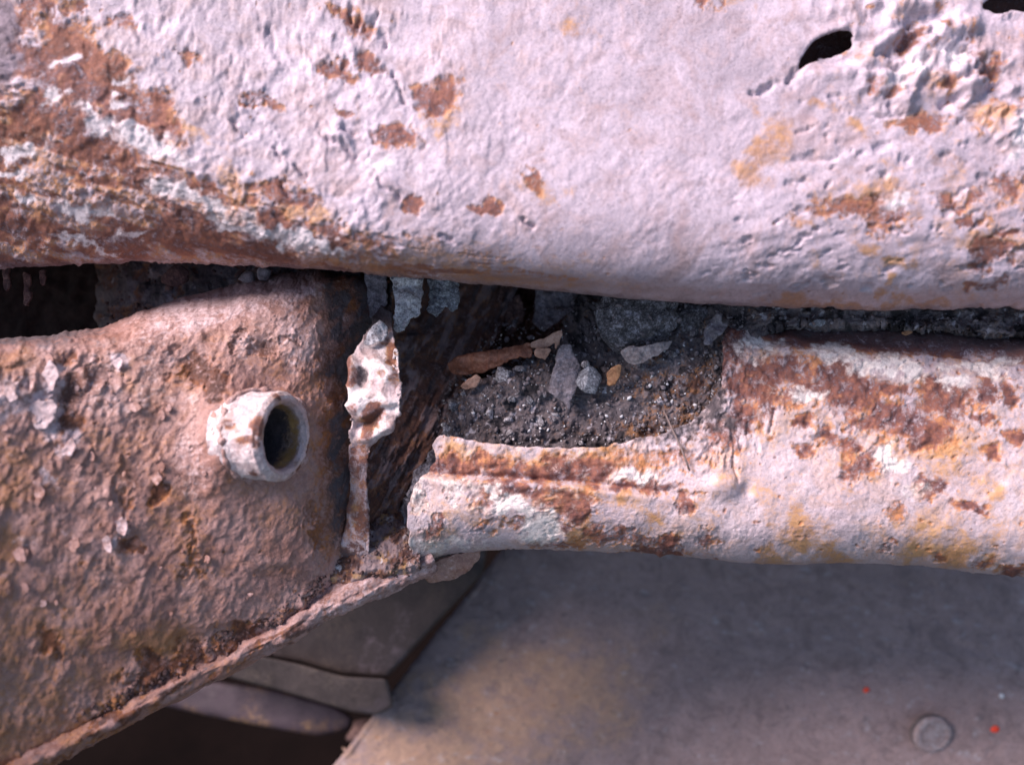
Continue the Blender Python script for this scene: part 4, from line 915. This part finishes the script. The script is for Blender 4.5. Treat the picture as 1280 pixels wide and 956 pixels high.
cg = []
for nm, px_, py_, d_, r_, k_ in [('clod', 790, 408, 306, (15.5, 11.5, 7), 11), ('clod', 862, 402, 312, (7, 8, 5), 12)]:
    v, f = lump_verts(4, r_, 0.55, k_, 0.35, 2.6)
    w = P(px_, py_, d_)+(v@rotm(0.2, 0.1, -0.1).T/1000)@VIEW.T
    cg.append(w)
cw = np.concatenate(cg); nn_ = np.tile(-FW, (len(cw), 1))
GC = dict(pos=cw[:, None, :], n=nn_[:, None, :], px=np.tile(640.0, (len(cw), 1)), py=np.tile(400.0, (len(cw), 1)))
tag(crumbs('dirt_crumbs', GC, 420, lambda X, Y: X > 0, (0.3, 1.5), M['crumb'], 68), 'grey crumbs stuck to the clods under the beam', 'crumbs', kind='stuff')

def rod_mesh(pts, rads, seg=16):
    pts = np.array(pts); V, F = [], []
    for i, (p, r) in enumerate(zip(pts, rads)):
        t = pts[min(i+1, len(pts)-1)]-pts[max(i-1, 0)]; t /= np.linalg.norm(t)
        a = np.cross(t, FW); a /= np.linalg.norm(a); b = np.cross(t, a)
        th = np.linspace(0, 2*math.pi, seg, endpoint=False)
        V.append(p+r/1000*(np.cos(th)[:, None]*a+np.sin(th)[:, None]*b))
    for i in range(len(pts)-1):
        for k in range(seg): F.append([i*seg+k, i*seg+(k+1) % seg, (i+1)*seg+(k+1) % seg, (i+1)*seg+k])
    F.append(list(range(seg))[::-1]); F.append([(len(pts)-1)*seg+k for k in range(seg)])
    return np.concatenate(V), F
tp = [P(x, y, d) for x, y, d in [(828, 510, 296), (834, 522, 291), (842, 540, 288), (850, 556, 286), (856, 572, 285), (862, 588, 284.5)]]
v, f = rod_mesh(tp, [0.25, 0.32, 0.36, 0.33, 0.36, 0.3], 8)
one(link('twig', v, f, M['twig']), 'thin grey twig leaning from the dirt onto the right rail', 'twig')

# ------------------------------------------------------------------ below: grey panel, crossmember, pipe
panel = empty('floor_panel', P(900, 900, 395), 'dull grey flat panel with a round bolt head, lower right', 'panel')
EDGE = lambda y: 640-(y-690)*0.77
net = []
for t, in [(0,), (0.004,), (0.25,), (0.5,), (0.75,), (1,)]:
    row = []
    for y, d in [(600, 462), (690, 452), (780, 442), (870, 432), (960, 423), (1180, 402)]:
        xe = EDGE(y); row.append((xe+(1640-xe)*t, y, d+(6 if t == 0 else 0)-8*t))
    net.append(row)
def panel_mask(X, Y, p):
    n = fbm(pp(X, Y, 60), 4, 801)
    sp = sst(0.42, 0.6, fbm(pp(X, Y, 10), 3, 803))
    tan = blobs(X, Y, [(620, 905, 160, 80, 20), (700, 850, 80, 45), (520, 950, 130, 60)], n, 0.5, 0.45)
    return 0.5*sp*tan, 1.0*tan*sst(-0.8, -0.05, fbm(pp(X, Y, 40, 20, 30), 3, 804)), np.maximum(0.5*sst(0.2, 0.5, fbm(pp(X, Y, 14, 6, 20), 3, 805)), 0.6*specks(X, Y, 18, 808, 0.06)), np.maximum(0.4*sst(0.2, 0.5, fbm(pp(X, Y, 8), 3, 806)), 0.8*specks(X, Y, 11, 807, 0.07))+0.3*blobs(X, Y, [(680, 790, 60, 12, 30)], n)
sheet('panel_sheet', net, 420, 240, M['panel'], panel, lambda X, Y, p: 0.8*fbm(pp(X, Y, 160), 2, 811)+0.7*fbm(pp(X, Y, 14, 9, 15), 4, 812)-0.6*sst(0.5, 0.7, fbm(pp(X, Y, 16), 3, 813)), panel_mask, None, 3.0)
# bolt head
AX = -FW+0.12*RT-0.10*UP; AX /= np.linalg.norm(AX); S1 = np.cross(AX, UP); S1 /= np.linalg.norm(S1); S2 = np.cross(S1, AX)
def pdep(x, y): return float(np.interp(y, [600, 690, 780, 870, 960, 1180], [462, 452, 442, 432, 423, 402]))-8*(x-EDGE(y))/(1640-EDGE(y))
bc = P(1167, 919, pdep(1167, 919)-3.8)
lathe('bolt_head', [(9.8, -4), (9.8, -0.8), (9.1, 0.2), (7.4, 0.5), (6.4, 0.1), (3.4, 0.0), (0.02, 0.1)], M['panel'], panel,
      lambda th, Z, R: (0*Z, 0*Z, 0.38+0*Z, 0.8*sst(-0.4, -1.6, Z)), 820, 0.22, 64, bc, 5, (1.0, 0.92))  # skirt darkened to paint the shadow at the head's edge
for x, y, r, m, lab in [(1083, 862, 1.5, 'red', 'left'), (1244, 911, 2.0, 'red', 'right')]:
    one(lump('paint_chip', x, y, pdep(x, y)-0.6, (r*1.2, r, 0.7), M[m], 0.4, int(x), 2, facet=0.4), 'tiny bright red paint chip on the grey panel, %s of two' % lab, 'paint chip')
one(lump('grit_grain', 1252, 869, pdep(1252, 869)-0.7, (1.4, 1.2, 1.0), M['grit'], 0.4, 90, 2, facet=0.4), 'tiny white grain of grit on the grey panel', 'grit')

def prism(name, top, d_top, depth, mat, parent=None, bev=0.0012, tiltx=0.0, tilty=0.0, wear=(0, 0, 0, 0), flare=(0, 0)):
    """a pressed member: outline in px at depth d_top, running back by depth mm, edges rounded"""
    bm = bmesh.new()
    cx = sum(p[0] for p in top)/len(top); cy = sum(p[1] for p in top)/len(top)
    A = [P(x, y, d_top+tiltx*(x-cx)+tilty*(y-cy)) for x, y in top]
    B = [P(x+flare[0], y+flare[1], d_top+depth+tiltx*(x-cx)+tilty*(y-cy)) for x, y in top]
    va = [bm.verts.new(a) for a in A]; vb = [bm.verts.new(b) for b in B]
    bm.faces.new(va); bm.faces.new(vb[::-1]); n = len(A)
    for i in range(n): bm.faces.new([va[(i+1) % n], va[i], vb[i], vb[(i+1) % n]])
    bmesh.ops.recalc_face_normals(bm, faces=bm.faces)
    bmesh.ops.bevel(bm, geom=[e for e in bm.edges], offset=bev, segments=4, affect='EDGES', profile=0.5)
    bmesh.ops.triangulate(bm, faces=bm.faces)
    for _ in range(4):
        long = [e for e in bm.edges if e.calc_length() > 0.004]
        if not long: break
        bmesh.ops.subdivide_edges(bm, edges=long, cuts=1); bmesh.ops.triangulate(bm, faces=bm.faces)
    V = np.array([v.co[:] for v in bm.verts]); F = np.array([[v.index for v in f.verts] for f in bm.faces]); bm.free()
    V = V+(0.0006*fbm(V*90, 3, 900))[:, None]*(-FW)
    mk = np.tile(np.array(wear, float), (len(V), 1))
    n = fbm(V*60, 3, 901); mk[:, 1] = np.maximum(mk[:, 1], 0.25*sst(-0.1, 0.35, n)); mk[:, 3] = np.maximum(mk[:, 3], 0.5*sst(0.1, .5, -n))
    return link(name, V, F, mat, parent, mk)
cm = empty('crossmember', P(480, 880, 430), 'dull brown grey crossmember block with squared end beside the grey panel', 'crossmember')
prism('body', [(612, 660), (604, 716), (484, 846), (430, 842), (380, 828), (250, 800), (230, 720), (420, 640)], 415, 150, M['bar'], cm, 0.0022, 0.0, -0.05)
prism('end_face', [(484, 848), (493, 882), (472, 893), (440, 889), (370, 868), (250, 836), (252, 803), (380, 831), (430, 845)], 404, 60, M['bar_lit_end'], cm, 0.0018, 0.0, 0.10)  # lit look of this end comes from its lighter colour
one(prism('metal_strap', [(120, 815), (240, 848), (330, 858), (420, 882), (443, 897), (437, 912), (400, 920), (330, 908), (240, 890), (120, 860)], 455, 14, M['rod'], None, 0.003, 0.0, -0.08), 'purplish grey flat strap end below the crossmember', 'strap')
one(lump('dirt_clod', 455, 915, 445, (8, 7, 6), M['rustcrumb'], 0.5, 21, 3, (0, 0, 0.3), 0.2), 'dark brown clod at the lower end of the crossmember', 'clod')
